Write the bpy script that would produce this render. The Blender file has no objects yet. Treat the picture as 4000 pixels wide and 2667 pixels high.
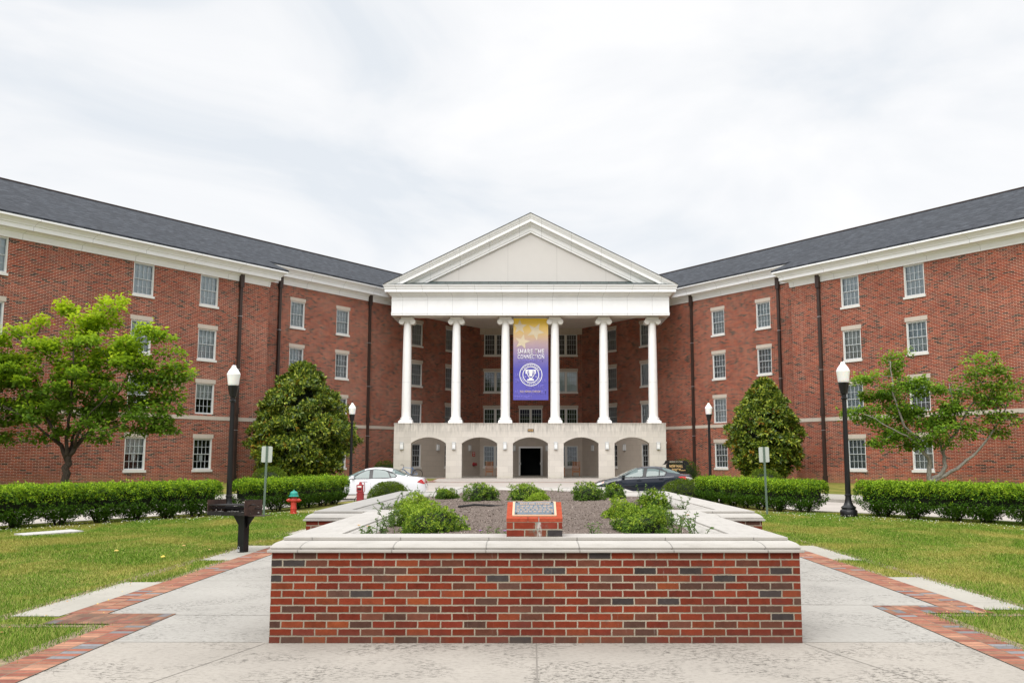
import bpy, math, random
import numpy as np
from mathutils import Vector, Matrix
R = math.radians
rng = np.random.default_rng(7)
random.seed(7)
scene = bpy.context.scene
COL = scene.collection

# ------------------------------------------------------------------ camera
cam_d = bpy.data.cameras.new("camera"); cam = bpy.data.objects.new("camera", cam_d); COL.objects.link(cam)
scene.camera = cam
cam_d.sensor_width = 36.0; cam_d.lens = 3700 / 4000 * 36.0
cam_d.shift_x = -75 / 4000; cam_d.shift_y = 0.0
cam_d.clip_start = 0.1; cam_d.clip_end = 6000
PITCH = math.atan(466 / 3700)
cam.location = (0, 0, 1.61); cam.rotation_euler = (R(90) + PITCH, 0, 0)

# ------------------------------------------------------------------ sky + sun
SUN_EL, SUN_AZ = 50, 200          # azimuth clockwise from +Y
w = bpy.data.worlds.new("World"); scene.world = w; w.use_nodes = True
nt = w.node_tree; nt.nodes.clear()
def wn(t, **k):
    n = nt.nodes.new(t)
    for a, b in k.items(): setattr(n, a, b)
    return n
sky = wn("ShaderNodeTexSky", sky_type='NISHITA', sun_disc=False)
sky.sun_elevation = R(SUN_EL); sky.sun_rotation = R(SUN_AZ)
skys = wn("ShaderNodeVectorMath", operation='SCALE'); skys.inputs['Scale'].default_value = 0.10
nt.links.new(sky.outputs[0], skys.inputs[0])
tc = wn("ShaderNodeTexCoord"); sep = wn("ShaderNodeSeparateXYZ")
nt.links.new(tc.outputs['Generated'], sep.inputs[0])
mp = wn("ShaderNodeMapping"); mp.inputs['Scale'].default_value = (1.0, 1.0, 2.3); mp.inputs['Location'].default_value = (3.1, 0.4, 0.2)
nt.links.new(tc.outputs['Generated'], mp.inputs[0])
nz = wn("ShaderNodeTexNoise"); nz.inputs['Scale'].default_value = 3.0; nz.inputs['Detail'].default_value = 7; nz.inputs['Roughness'].default_value = 0.52; nz.inputs['Distortion'].default_value = 0.5
nt.links.new(mp.outputs[0], nz.inputs['Vector'])
cr = wn("ShaderNodeValToRGB"); e = cr.color_ramp.elements
e[0].position = 0.36; e[0].color = (0.585, 0.615, 0.65, 1)
e[1].position = 0.62; e[1].color = (0.735, 0.733, 0.735, 1)
m_ = e.new(0.48); m_.color = (0.67, 0.68, 0.695, 1)
nt.links.new(nz.outputs[0], cr.inputs[0])
# overcast dome: brighter towards the zenith
zr = wn("ShaderNodeMapRange"); zr.inputs['From Min'].default_value = 0.47; zr.inputs['From Max'].default_value = 0.95
zr.inputs['To Min'].default_value = 1.0; zr.inputs['To Max'].default_value = 2.7
nt.links.new(sep.outputs['Z'], zr.inputs['Value'])
cs = wn("ShaderNodeVectorMath", operation='SCALE'); nt.links.new(cr.outputs[0], cs.inputs[0]); nt.links.new(zr.outputs[0], cs.inputs['Scale'])
mx = wn("ShaderNodeMixRGB"); mx.inputs[0].default_value = 0.95
nt.links.new(skys.outputs[0], mx.inputs[1]); nt.links.new(cs.outputs[0], mx.inputs[2])
bg = wn("ShaderNodeBackground"); bg.inputs[1].default_value = 1.0; nt.links.new(mx.outputs[0], bg.inputs[0])
out = wn("ShaderNodeOutputWorld"); nt.links.new(bg.outputs[0], out.inputs[0])
sl = bpy.data.lights.new("sun", 'SUN'); sl.energy = 1.8; sl.angle = R(42); sl.color = (1.0, 0.972, 0.93)
so = bpy.data.objects.new("sun", sl); COL.objects.link(so)
so.rotation_euler = (R(90 - SUN_EL), 0, R(180 - SUN_AZ) )
scene.view_settings.view_transform = 'Standard'; scene.view_settings.look = 'None'
scene.view_settings.exposure = 0.50; scene.view_settings.gamma = 1.0; scene.view_settings.use_curve_mapping = False
scene.cycles.max_bounces = 6; scene.cycles.transparent_max_bounces = 8

# ------------------------------------------------------------------ tagging
def tag(o, label=None, cat=None, group=None, kind=None):
    if label: o['label'] = label
    if cat: o['category'] = cat
    if group: o['group'] = group
    if kind: o['kind'] = kind
    return o
def empty(name, loc=(0, 0, 0), rz=0.0, parent=None):
    o = bpy.data.objects.new(name, None); COL.objects.link(o)
    o.location = loc; o.rotation_euler = (0, 0, rz); o.empty_display_size = 0.3
    if parent: o.parent = parent
    return o
def kids(o): return [c for c in bpy.data.objects if c.parent == o]
def copy_tree(o, parent=None, loc=None, rz=None):
    c = o.copy(); COL.objects.link(c)
    c.parent = parent
    if loc is not None: c.location = loc
    if rz is not None: c.rotation_euler = (0, 0, rz)
    for k in kids(o): copy_tree(k, c)
    return c

# ------------------------------------------------------------------ mesh builder
class MB:
    def __init__(s): s.v = []; s.f = []; s.m = []; s.uv = {}; s.mi = 0
    def face(s, pts, uv=None):
        i = len(s.v); s.v += [tuple(p) for p in pts]; s.f.append(tuple(range(i, i + len(pts)))); s.m.append(s.mi)
        if uv: s.uv[len(s.f) - 1] = uv
    def idx(s, vs, fs):
        i = len(s.v); s.v += [tuple(p) for p in vs]
        for f in fs: s.f.append(tuple(i + a for a in f)); s.m.append(s.mi)
    def box(s, x0, x1, y0, y1, z0, z1):
        vs = [(x0, y0, z0), (x1, y0, z0), (x1, y1, z0), (x0, y1, z0), (x0, y0, z1), (x1, y0, z1), (x1, y1, z1), (x0, y1, z1)]
        s.idx(vs, [(0, 3, 2, 1), (4, 5, 6, 7), (0, 1, 5, 4), (1, 2, 6, 5), (2, 3, 7, 6), (3, 0, 4, 7)])
    def bar(s, a, b, t, t2=None):     # square bar between two points
        a = Vector(a); b = Vector(b); d = (b - a).normalized()
        u = d.cross(Vector((0, 0, 1)));
        if u.length < 1e-3: u = Vector((1, 0, 0))
        u.normalize(); w_ = d.cross(u).normalized(); t2 = t2 or t
        vs = []
        for p in (a, b):
            for sx, sy in ((-1, -1), (1, -1), (1, 1), (-1, 1)): vs.append(p + u * (t / 2 * sx) + w_ * (t2 / 2 * sy))
        s.idx(vs, [(0, 1, 2, 3), (7, 6, 5, 4), (0, 4, 5, 1), (1, 5, 6, 2), (2, 6, 7, 3), (3, 7, 4, 0)])
    def lathe(s, prof, n=24, c=(0, 0, 0), flute=0.0, nf=0):
        vs = []; fs = []
        for k, (r, z) in enumerate(prof):
            for i in range(n):
                a = 2 * math.pi * i / n; rr = r
                if nf: rr = r * (1 - flute * (0.5 + 0.5 * math.cos(a * nf)))
                vs.append((c[0] + rr * math.cos(a), c[1] + rr * math.sin(a), c[2] + z))
        for k in range(len(prof) - 1):
            for i in range(n):
                j = (i + 1) % n; fs.append((k * n + i, k * n + j, (k + 1) * n + j, (k + 1) * n + i))
        fs.append(tuple(range(n))[::-1]); fs.append(tuple((len(prof) - 1) * n + i for i in range(n)))
        s.idx(vs, fs)
    def tube(s, pts, rad, n=8):
        pts = [Vector(p) for p in pts]
        if not hasattr(rad, '__len__'): rad = [rad] * len(pts)
        vs = []; fs = []; prev = None
        for k, p in enumerate(pts):
            d = (pts[min(k + 1, len(pts) - 1)] - pts[max(k - 1, 0)]).normalized()
            if prev is None:
                u = d.cross(Vector((0.13, 0.2, 1)));
                if u.length < 1e-3: u = Vector((1, 0, 0))
            else: u = prev - d * prev.dot(d)
            u.normalize(); prev = u; v_ = d.cross(u)
            for i in range(n):
                a = 2 * math.pi * i / n; vs.append(p + (u * math.cos(a) + v_ * math.sin(a)) * rad[k])
        for k in range(len(pts) - 1):
            for i in range(n):
                j = (i + 1) % n; fs.append((k * n + i, k * n + j, (k + 1) * n + j, (k + 1) * n + i))
        fs.append(tuple(range(n))[::-1]); fs.append(tuple((len(pts) - 1) * n + i for i in range(n)))
        s.idx(vs, fs)
    def prism(s, poly, h0, h1, axis='y'):
        """polygon in plane extruded along axis; poly given as (a,b): axis y -> (x,z); z -> (x,y); x -> (y,z)"""
        def P(a, b, h): return (a, h, b) if axis == 'y' else ((a, b, h) if axis == 'z' else (h, a, b))
        n = len(poly); vs = [P(a, b, h0) for a, b in poly] + [P(a, b, h1) for a, b in poly]
        fs = [tuple(range(n)), tuple(range(2 * n - 1, n - 1, -1))] + [(i + n, (i + 1) % n + n, (i + 1) % n, i) for i in range(n)]
        s.idx(vs, fs)
    def sweep(s, prof, path, closed=False, caps=True):
        """prof: (offset to the right-hand side of the path, z); path: (x,y) list; mitred"""
        n = len(path); L = [0]
        for i in range(1, n + (1 if closed else 0)):
            a = Vector(path[i - 1]); b = Vector(path[i % n]); L.append(L[-1] + (b - a).length)
        rows = []
        for i in range(n + (1 if closed else 0)):
            p = Vector(path[i % n])
            dp = (p - Vector(path[(i - 1) % n])).normalized() if (closed or i > 0) else None
            dn = (Vector(path[(i + 1) % n]) - p).normalized() if (closed or i < n - 1) else None
            if dp is None: dp = dn
            if dn is None: dn = dp
            r1 = Vector((dp.y, -dp.x)); r2 = Vector((dn.y, -dn.x)); mm = r1 + r2; mm = mm / max(0.2, mm.dot(r1))
            rows.append([(p.x + mm.x * o, p.y + mm.y * o, z) for o, z in prof])
        pl = [0]
        for k in range(1, len(prof)): pl.append(pl[-1] + math.dist(prof[k], prof[k - 1]))
        for i in range(len(rows) - 1):
            for k in range(len(prof) - 1):
                s.face([rows[i][k], rows[i + 1][k], rows[i + 1][k + 1], rows[i][k + 1]],
                       uv=[(L[i], pl[k]), (L[i + 1], pl[k]), (L[i + 1], pl[k + 1]), (L[i], pl[k + 1])])
        if caps and not closed:
            s.face(rows[0]); s.face(rows[-1][::-1])
    def build(s, name, mats, parent=None, smooth=False, loc=(0, 0, 0), rz=0.0, recalc=False, auto=None):
        me = bpy.data.meshes.new(name); me.from_pydata(s.v, [], s.f)
        if not isinstance(mats, (list, tuple)): mats = [mats]
        for m in mats: me.materials.append(m)
        me.polygons.foreach_set('material_index', s.m)
        uvl = me.uv_layers.new(name="UVMap"); data = np.zeros(len(me.loops) * 2)
        V = np.array(s.v) if s.v else np.zeros((0, 3))
        li = 0
        for fi, f in enumerate(s.f):
            if fi in s.uv:
                for k in range(len(f)): data[2 * li] = s.uv[fi][k][0]; data[2 * li + 1] = s.uv[fi][k][1]; li += 1
                continue
            P = V[list(f)]; nrm = np.zeros(3)
            for k in range(len(f)): nrm += np.cross(P[k], P[(k + 1) % len(f)])
            a = np.abs(nrm); ax = int(np.argmax(a)); c = (1, 2) if ax == 0 else ((0, 2) if ax == 1 else (0, 1))
            for k in range(len(f)): data[2 * li] = P[k][c[0]]; data[2 * li + 1] = P[k][c[1]]; li += 1
        uvl.data.foreach_set('uv', data)
        if recalc:
            import bmesh
            bm = bmesh.new(); bm.from_mesh(me); bmesh.ops.remove_doubles(bm, verts=bm.verts, dist=1e-5); bmesh.ops.recalc_face_normals(bm, faces=bm.faces); bm.to_mesh(me); bm.free()
        if smooth:
            me.polygons.foreach_set('use_smooth', [True] * len(me.polygons))
        me.update()
        if auto:
            try: me.set_sharp_from_angle(angle=R(auto))
            except Exception: pass
        o = bpy.data.objects.new(name, me); COL.objects.link(o); o.location = loc; o.rotation_euler = (0, 0, rz)
        if parent: o.parent = parent
        return o

# ------------------------------------------------------------------ materials
class NM:
    """tiny node helper"""
    def __init__(s, name):
        s.m = bpy.data.materials.new(name); s.m.use_nodes = True; s.t = s.m.node_tree; s.t.nodes.clear()
        s.o = s.t.nodes.new("ShaderNodeOutputMaterial"); s.p = s.t.nodes.new("ShaderNodeBsdfPrincipled"); s.l(s.p.outputs[0], s.o.inputs[0])
    def n(s, t, **k):
        n = s.t.nodes.new(t)
        for a, b in k.items(): setattr(n, a, b)
        return n
    def l(s, a, b): s.t.links.new(a, b)
    def put(s, inp, v):
        if hasattr(v, 'is_output') or isinstance(v, bpy.types.NodeSocket): s.l(v, inp)
        else: inp.default_value = v
    def math(s, op, a, b=0.0, c=None, clamp=False):
        n = s.n("ShaderNodeMath", operation=op, use_clamp=clamp); s.put(n.inputs[0], a); s.put(n.inputs[1], b)
        if c is not None: s.put(n.inputs[2], c)
        return n.outputs[0]
    def mix(s, f, a, b, mode='MIX'):
        n = s.n("ShaderNodeMixRGB", blend_type=mode); s.put(n.inputs[0], f)
        for i, q in ((1, a), (2, b)): s.put(n.inputs[i], (tuple(q) + (1,)) if isinstance(q, (tuple, list)) and len(q) == 3 else q)
        return n.outputs[0]
    def noise(s, vec, scale, detail=4, rough=0.55, dist=0.0):
        n = s.n("ShaderNodeTexNoise"); s.l(vec, n.inputs['Vector']); n.inputs['Scale'].default_value = scale; n.inputs['Detail'].default_value = detail
        n.inputs['Roughness'].default_value = rough; n.inputs['Distortion'].default_value = dist; return n.outputs[0]
    def ramp(s, f, stops, interp='LINEAR'):
        n = s.n("ShaderNodeValToRGB"); n.color_ramp.interpolation = interp; s.l(f, n.inputs[0]); els = n.color_ramp.elements
        while len(els) < len(stops): els.new(0.5)
        for el, (p, c) in zip(els, stops): el.position = p; el.color = tuple(c) + (1,) if len(c) == 3 else c
        return n.outputs[0]
    def mr(s, v, a, b, c, d, clamp=True):
        n = s.n("ShaderNodeMapRange", clamp=clamp); s.put(n.inputs[0], v)
        for i, q in enumerate((a, b, c, d)): n.inputs[i + 1].default_value = q
        return n.outputs[0]
    def scalev(s, vec, sc):
        n = s.n("ShaderNodeMapping"); s.l(vec, n.inputs[0]); n.inputs['Scale'].default_value = sc; return n.outputs[0]
    def obj(s): return s.n("ShaderNodeTexCoord").outputs['Object']
    def uv(s): return s.n("ShaderNodeTexCoord").outputs['UV']
    def bump(s, h, strength=0.4, dist=0.01):
        n = s.n("ShaderNodeBump"); s.l(h, n.inputs['Height']); n.inputs['Strength'].default_value = strength; n.inputs['Distance'].default_value = dist
        s.l(n.outputs[0], s.p.inputs['Normal'])
    def base(s, c): s.put(s.p.inputs['Base Color'], tuple(c) + (1,) if isinstance(c, (tuple, list)) else c)
    def set(s, rough=0.6, metal=0.0, spec=0.5, coat=0.0):
        s.put(s.p.inputs['Roughness'], rough); s.p.inputs['Metallic'].default_value = metal; s.p.inputs['Specular IOR Level'].default_value = spec; s.p.inputs['Coat Weight'].default_value = coat
        return s.m

def plain(name, c, rough=0.6, metal=0.0, spec=0.5, coat=0.0, var=0.06, vs=3.0):
    k = NM(name); f = k.noise(k.obj(), vs, 5, 0.6)
    k.base(k.mix(k.mr(f, 0.3, 0.7, 0, 1), tuple(x * (1 - var) for x in c), tuple(min(1, x * (1 + var)) for x in c)))
    return k.set(rough, metal, spec, coat)

def brick(name, bw, bh, mort, stops, mcol, roff=0.0, coff=0.0, bumpd=0.006, base_stain=False, offset=0.5, mottle=False, dirt=0.25, drip=False):
    k = NM(name); uv = k.uv(); sp = k.n("ShaderNodeSeparateXYZ"); k.l(uv, sp.inputs[0])
    wob = k.noise(uv, 24.0, 4, 0.7)
    x = k.math('ADD', sp.outputs[0], k.math('MULTIPLY', k.math('SUBTRACT', wob, 0.5), mort * 1.1)); y = k.math('ADD', sp.outputs[1], k.math('MULTIPLY', k.math('SUBTRACT', k.noise(uv, 19.0, 4, 0.7), 0.5), mort * 0.8))
    v = k.math('DIVIDE', k.math('SUBTRACT', y, roff), bh); row = k.math('FLOOR', v); fv = k.math('SUBTRACT', v, row)
    par = k.math('MODULO', k.math('ABSOLUTE', row), 2.0)
    u = k.math('ADD', k.math('DIVIDE', k.math('SUBTRACT', x, coff), bw), k.math('MULTIPLY', par, offset)); cl = k.math('FLOOR', u); fu = k.math('SUBTRACT', u, cl)
    du = k.math('MULTIPLY', k.math('MINIMUM', fu, k.math('SUBTRACT', 1.0, fu)), bw)
    dv = k.math('MULTIPLY', k.math('MINIMUM', fv, k.math('SUBTRACT', 1.0, fv)), bh)
    d = k.math('MINIMUM', du, dv)
    mask = k.mr(d, mort * 0.38, mort * 0.62, 0, 1)     # 1 on brick
    cb = k.n("ShaderNodeCombineXYZ"); k.l(cl, cb.inputs[0]); k.l(row, cb.inputs[1])
    wnz = k.n("ShaderNodeTexWhiteNoise", noise_dimensions='2D'); k.l(cb.outputs[0], wnz.inputs['Vector'])
    col = k.ramp(wnz.outputs['Value'], stops, 'CONSTANT')
    # small per-brick brightness drift and grain
    wn2 = k.n("ShaderNodeTexWhiteNoise", noise_dimensions='3D'); cb2 = k.n("ShaderNodeCombineXYZ"); k.l(cl, cb2.inputs[0]); k.l(row, cb2.inputs[1]); cb2.inputs[2].default_value = 5.3; k.l(cb2.outputs[0], wn2.inputs['Vector'])
    br = k.math('ADD', k.mr(wn2.outputs['Value'], 0, 1, 0.80, 1.18), k.mr(k.noise(uv, 14, 6, 0.7), 0.3, 0.7, -0.22, 0.18))
    sc = k.n("ShaderNodeVectorMath", operation='SCALE'); k.l(col, sc.inputs[0]); k.l(br, sc.inputs['Scale'])
    mc = k.mix(k.mr(k.noise(uv, 0.5, 6, 0.75), 0.35, 0.65, 0, 1), tuple(c * 0.55 for c in mcol), mcol)
    c = k.mix(mask, mc, sc.outputs[0])
    big = k.noise(uv, 0.35, 4, 0.6)
    strk = k.noise(k.scalev(uv, (1.6, 0.12, 1)), 1.5, 5, 0.7); c = k.mix(k.mr(strk, 0.52, 0.72, 0.0, dirt * 0.8), c, k.mix(0.55, c, (0.05, 0.035, 0.03)))
    c = k.mix(k.mr(big, 0.35, 0.65, 0.0, dirt), c, k.mix(0.6, c, (0.06, 0.045, 0.04)))
    if base_stain:
        st = k.math('MULTIPLY', k.mr(sp.outputs[1], 0.35, 1.0, 1, 0), k.mr(k.noise(uv, 1.1, 5, 0.7), 0.3, 0.6, 0.25, 0.8))
        c = k.mix(st, c, (0.36, 0.19, 0.11))
    if drip:
        dx_ = k.math('ABSOLUTE', k.math('SUBTRACT', k.math('ADD', sp.outputs[0], k.math('MULTIPLY', k.noise(uv, 30, 3), .03)), .085)); dm = k.math('MULTIPLY', k.mr(dx_, .012, .030, 1, 0), k.mr(k.noise(k.scalev(uv, (8, 1, 1)), 12, 4, .7), .40, .55, 0, .85)); c = k.mix(dm, c, (.50, .50, .47))
        dm2 = k.math('MULTIPLY', k.mr(dx_, .02, .10, .55, 0), k.mr(k.noise(uv, 16, 4, .7), .5, .62, 0, 1)); c = k.mix(dm2, c, (.10, .22, .19))
    if mottle:
        gb = k.math('MULTIPLY', k.mr(sp.outputs[1], 0.05, 0.16, 1, 0), k.mr(k.noise(uv, 4, 5, 0.7), 0.35, 0.6, 0.1, 0.7)); c = k.mix(gb, c, (0.10, 0.075, 0.06))  # darker band towards the bottom; dark blotches and pale streaks follow
        st = k.math('MULTIPLY', k.mr(k.noise(uv, 2.3, 6, 0.75), 0.55, 0.75, 0, 0.55), 1.0); c = k.mix(st, c, (0.07, 0.05, 0.045))
        st2 = k.mr(k.noise(k.scalev(uv, (6, 0.7, 1)), 3.0, 4, 0.7), 0.66, 0.80, 0, 0.35); c = k.mix(st2, c, (0.5, 0.45, 0.4))
    k.base(c)
    hh = k.math('ADD', mask, k.math('MULTIPLY', k.noise(uv, 60, 4, 0.7), 0.25)); k.bump(hh, 0.55, bumpd)
    return k.set(0.9, 0, 0.02)

STOPS = [(0.0, (0.285, 0.050, 0.025)), (0.22, (0.225, 0.038, 0.022)), (0.42, (0.33, 0.068, 0.032)), (0.58, (0.185, 0.038, 0.025)), (0.72, (0.24, 0.066, 0.038)), (0.84, (0.145, 0.043, 0.030)), (0.905, (0.024, 0.018, 0.018))]
M = {}
M['brick'] = brick('wing_brick', 0.2965, 0.075, 0.0138, STOPS, (0.80, 0.60, 0.47), base_stain=True, dirt=0.2)
PST = [(0.0, (0.200, 0.037, 0.018)), (0.26, (0.168, 0.032, 0.019)), (0.48, (0.212, 0.050, 0.023)), (0.60, (0.148, 0.034, 0.022)), (0.72, (0.140, 0.052, 0.034)), (0.85, (0.100, 0.051, 0.038)), (0.94, (0.056, 0.047, 0.045)), (0.988, (0.25, 0.062, 0.024))]
M['pbrick'] = brick('planter_brick', 0.2032, 0.0667, 0.0125, PST, (0.46, 0.40, 0.31), roff=0.05, coff=0.1, bumpd=0.008, mottle=True, dirt=0.3)
M['pave'] = brick('paver_brick', 0.21, 0.105, 0.012, [(0.0, (0.34, 0.145, 0.095)), (0.25, (0.29, 0.115, 0.08)), (0.42, (0.40, 0.20, 0.13)), (0.60, (0.32, 0.17, 0.115)), (0.78, (0.26, 0.10, 0.075)), (0.92, (0.22, 0.215, 0.225))], (0.24, 0.195, 0.145), bumpd=0.004, offset=0.0, dirt=0.35, mottle=True)
M['pavey'] = None

def concrete(name, c, dark=(0.10, 0.09, 0.08), speck=1.0, blot=0.5, rough=0.9, sc=1.0):
    k = NM(name); p = k.obj()
    f = k.noise(p, 0.5 * sc, 6, 0.65, 0.4); c0 = k.mix(k.mr(f, 0.3, 0.7, 0, 1), tuple(x * 0.80 for x in c), c)
    s1 = k.noise(k.scalev(p, (1, 1.5, 1)), 17, 7, 0.8); reg = k.mr(k.noise(p, 1.1 * sc, 4, 0.6, 0.8), 0.44, 0.58, 0.0, 1.0)
    m1 = k.math('MULTIPLY', k.mr(s1, 0.50, 0.57, 0, 1), k.math('ADD', k.math('MULTIPLY', reg, 0.50 * speck), 0.16 * speck), clamp=True)
    c1 = k.mix(m1, c0, dark)
    s2 = k.noise(p, 130, 3, 0.8); c2 = k.mix(k.mr(s2, 0.35, 0.7, 0.0, 0.22), c1, tuple(x * 0.55 for x in c))
    c3 = k.mix(k.mr(k.noise(p, 0.22 * sc, 5, 0.7, 1.0), 0.5, 0.72, 0, blot), c2, tuple(x * 0.62 for x in c))
    vo = k.n("ShaderNodeTexVoronoi", feature='DISTANCE_TO_EDGE'); vm = k.n("ShaderNodeVectorMath", operation='ADD'); nzv = k.n("ShaderNodeTexNoise"); k.l(p, nzv.inputs['Vector']); nzv.inputs['Scale'].default_value = 3; nzv.inputs['Detail'].default_value = 6; k.l(p, vm.inputs[0]); sv = k.n("ShaderNodeVectorMath", operation='SCALE'); k.l(nzv.outputs['Color'], sv.inputs[0]); sv.inputs['Scale'].default_value = .5; k.l(sv.outputs[0], vm.inputs[1]); k.l(vm.outputs[0], vo.inputs['Vector']); vo.inputs['Scale'].default_value = .32
    ck = k.math('MULTIPLY', k.mr(vo.outputs['Distance'], 0.0, 0.0022, 0.55, 0), k.mr(k.noise(p, 0.35, 2), 0.5, 0.56, 0, 1)); c3 = k.mix(ck, c3, (0.10, 0.09, 0.075))
    k.base(c3); k.bump(k.noise(p, 60, 5, 0.75), 0.35, 0.004); return k.set(rough, 0, 0.12)
M['conc'] = concrete('path_concrete', (0.40, 0.365, 0.32), dark=(0.05, 0.045, 0.038), speck=1.2, blot=0.55)
M['concs'] = concrete('worn_path_concrete', (0.40, 0.38, 0.345), dark=(0.08, 0.075, 0.068), speck=1.0, blot=0.4)
M['conc2'] = concrete('slab_concrete', (0.42, 0.395, 0.345), speck=0.35, blot=0.3)
M['concb'] = concrete('grey_lichen_concrete', (0.40, 0.385, 0.36), speck=1.0, blot=0.5)
M['road'] = concrete('road_concrete', (0.46, 0.415, 0.375), speck=0.12, blot=0.15)
M['kerb'] = concrete('kerb_concrete', (0.42, 0.39, 0.35), speck=0.5, blot=0.4)

def seamed(name, c, L, wd, off=0.0, dirt=0.2, axis=0, rough=0.6, seamcol=None, rows=None, streak=False, lichen=False):
    k = NM(name); uv = k.uv(); sp = k.n("ShaderNodeSeparateXYZ"); k.l(uv, sp.inputs[0])
    u = k.math('DIVIDE', k.math('SUBTRACT', sp.outputs[0], off), L); fu = k.math('FRACT', u)
    d = k.math('MULTIPLY', k.math('MINIMUM', fu, k.math('SUBTRACT', 1.0, fu)), L); m = k.mr(d, wd * 0.35, wd * 0.65, 1, 0)
    f = k.noise(k.obj(), 1.3, 6, 0.65, 0.3)
    c0 = k.mix(k.mr(f, 0.35, 0.7, 0, dirt), c, tuple(x * 0.5 for x in c))
    if streak:
        s = k.noise(k.scalev(uv, (1.5, 9.0, 1)), 2.0, 5, 0.7); c0 = k.mix(k.mr(s, 0.5, 0.75, 0, 0.35), c0, (0.17, 0.155, 0.13))
        s3 = k.noise(k.obj(), 70, 3, 0.7); c0 = k.mix(k.mr(s3, 0.5, 0.75, 0, 0.25), c0, (0.3, 0.27, 0.22))
    if lichen:
        so_ = k.n("ShaderNodeSeparateXYZ"); k.l(k.obj(), so_.inputs[0]); a = k.mr(so_.outputs[0], -1.9, -2.6, 0, 1); b = k.mr(so_.outputs[1], 12.9, 13.4, 0, 1)
        c0 = k.mix(k.math('MULTIPLY', k.math('MULTIPLY', a, b), k.mr(k.noise(k.obj(), 3.0, 6, 0.7), 0.3, 0.6, 0.4, 0.85)), c0, (0.27, 0.26, 0.245))
    k.base(k.mix(k.math('MULTIPLY', m, 0.75), c0, seamcol or tuple(x * 0.35 for x in c)))
    return k.set(rough, 0, 0.35)
M['trim'] = seamed('white_panel', (0.89, 0.895, 0.905), 3.05, 0.018, dirt=0.08)
M['trimp'] = seamed('white_portico_panel', (0.88, 0.885, 0.895), 1.79, 0.016, off=1.28, dirt=0.13)
M['coping'] = seamed('limestone_coping', (0.43, 0.405, 0.372), 0.83, 0.011, off=1.1, dirt=0.2, rough=0.8, streak=True, lichen=True)
M['belt'] = seamed('cast_stone', (0.56, 0.49, 0.42), 0.6, 0.006, off=0.3, dirt=0.15, rough=0.8)
M['white'] = plain('white_paint', (0.88, 0.88, 0.87), 0.5, var=0.03)
M['capital'] = plain('capital_plaster', (0.70, 0.68, 0.64), 0.6, var=0.05)
M['frame'] = plain('window_frame_paint', (0.72, 0.71, 0.68), 0.45, var=0.03)
M['sash'] = plain('sash_paint', (0.50, 0.53, 0.55), 0.45, var=0.04)
M['jointm'] = plain('joint_sealant', (0.45, 0.24, 0.17), 0.8)
M['stucco'] = plain('beige_stucco', (0.50, 0.465, 0.42), 0.85, var=0.05, vs=1.0)
M['soffit'] = plain('soffit_paint', (0.78, 0.72, 0.66), 0.8, var=0.03)
M['pipe'] = plain('brown_metal', (0.045, 0.028, 0.023), 0.45, spec=0.4, var=0.2)
M['gutter'] = plain('gutter_lead', (0.50, 0.52, 0.55), 0.35, metal=0.4)
M['black'] = plain('black_paint', (0.008, 0.008, 0.009), 0.35, spec=0.4, var=0.2)
M['iron'] = plain('sooty_steel', (0.016, 0.014, 0.014), 0.5, spec=0.3, var=0.5, vs=9)
M['dark'] = plain('dark_interior', (0.012, 0.013, 0.015), 0.9)
M['rubber'] = plain('rubber', (0.012, 0.012, 0.012), 0.8)
M['metal'] = plain('aluminium', (0.55, 0.56, 0.57), 0.35, metal=0.7)
M['galv'] = plain('green_post_paint', (0.10, 0.15, 0.115), 0.5, var=0.15, vs=12)
k = NM('perforated_green_post'); sp = k.n("ShaderNodeSeparateXYZ"); k.l(k.obj(), sp.inputs[0]); fz = k.math('FRACT', k.math('DIVIDE', sp.outputs[2], .05)); hm = k.math('MULTIPLY', k.mr(fz, .22, .30, 1, 0), k.mr(k.math('ABSOLUTE', sp.outputs[0]), .005, .007, 1, 0)); k.base(k.mix(hm, k.mix(k.noise(k.obj(), 12, 4), (0.085, 0.13, 0.10), (0.13, 0.18, 0.14)), (.01, .01, .01))); M['galv'] = k.set(.5)
M['signback'] = plain('bare_sign_aluminium', (0.50, 0.53, 0.50), 0.5, metal=0.2)
M['red'] = plain('hydrant_red', (0.52, 0.045, 0.025), 0.5, var=0.12, vs=9)
M['teal'] = plain('hydrant_teal', (0.02, 0.30, 0.24), 0.45, var=0.12, vs=9)
M['post_red'] = plain('standpipe_red', (0.34, 0.035, 0.045), 0.55, var=0.15, vs=8)
M['wood'] = plain('chair_wood', (0.44, 0.19, 0.085), 0.6, var=0.25, vs=6)
M['gold'] = plain('gold_lettering', (0.75, 0.48, 0.20), 0.5)
M['bronze'] = plain('plaque_bronze', (0.105, 0.135, 0.165), 0.5, metal=0.0, spec=.2, var=0.3, vs=30)
M['brass'] = plain('plaque_edge', (0.60, 0.40, 0.26), 0.5, spec=.2)
M['bark'] = None
def bark(name, a, b):
    k = NM(name); p = k.scalev(k.obj(), (1, 1, 0.35)); f = k.noise(p, 22, 6, 0.7)
    k.base(k.mix(k.mr(f, 0.35, 0.65, 0, 1), a, b)); k.bump(f, 0.6, 0.02); return k.set(0.9, 0, 0.2)
M['bark'] = bark('dark_bark', (0.030, 0.022, 0.018), (0.075, 0.06, 0.048))
M['barkg'] = bark('grey_bark', (0.13, 0.12, 0.10), (0.32, 0.30, 0.26))

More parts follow.
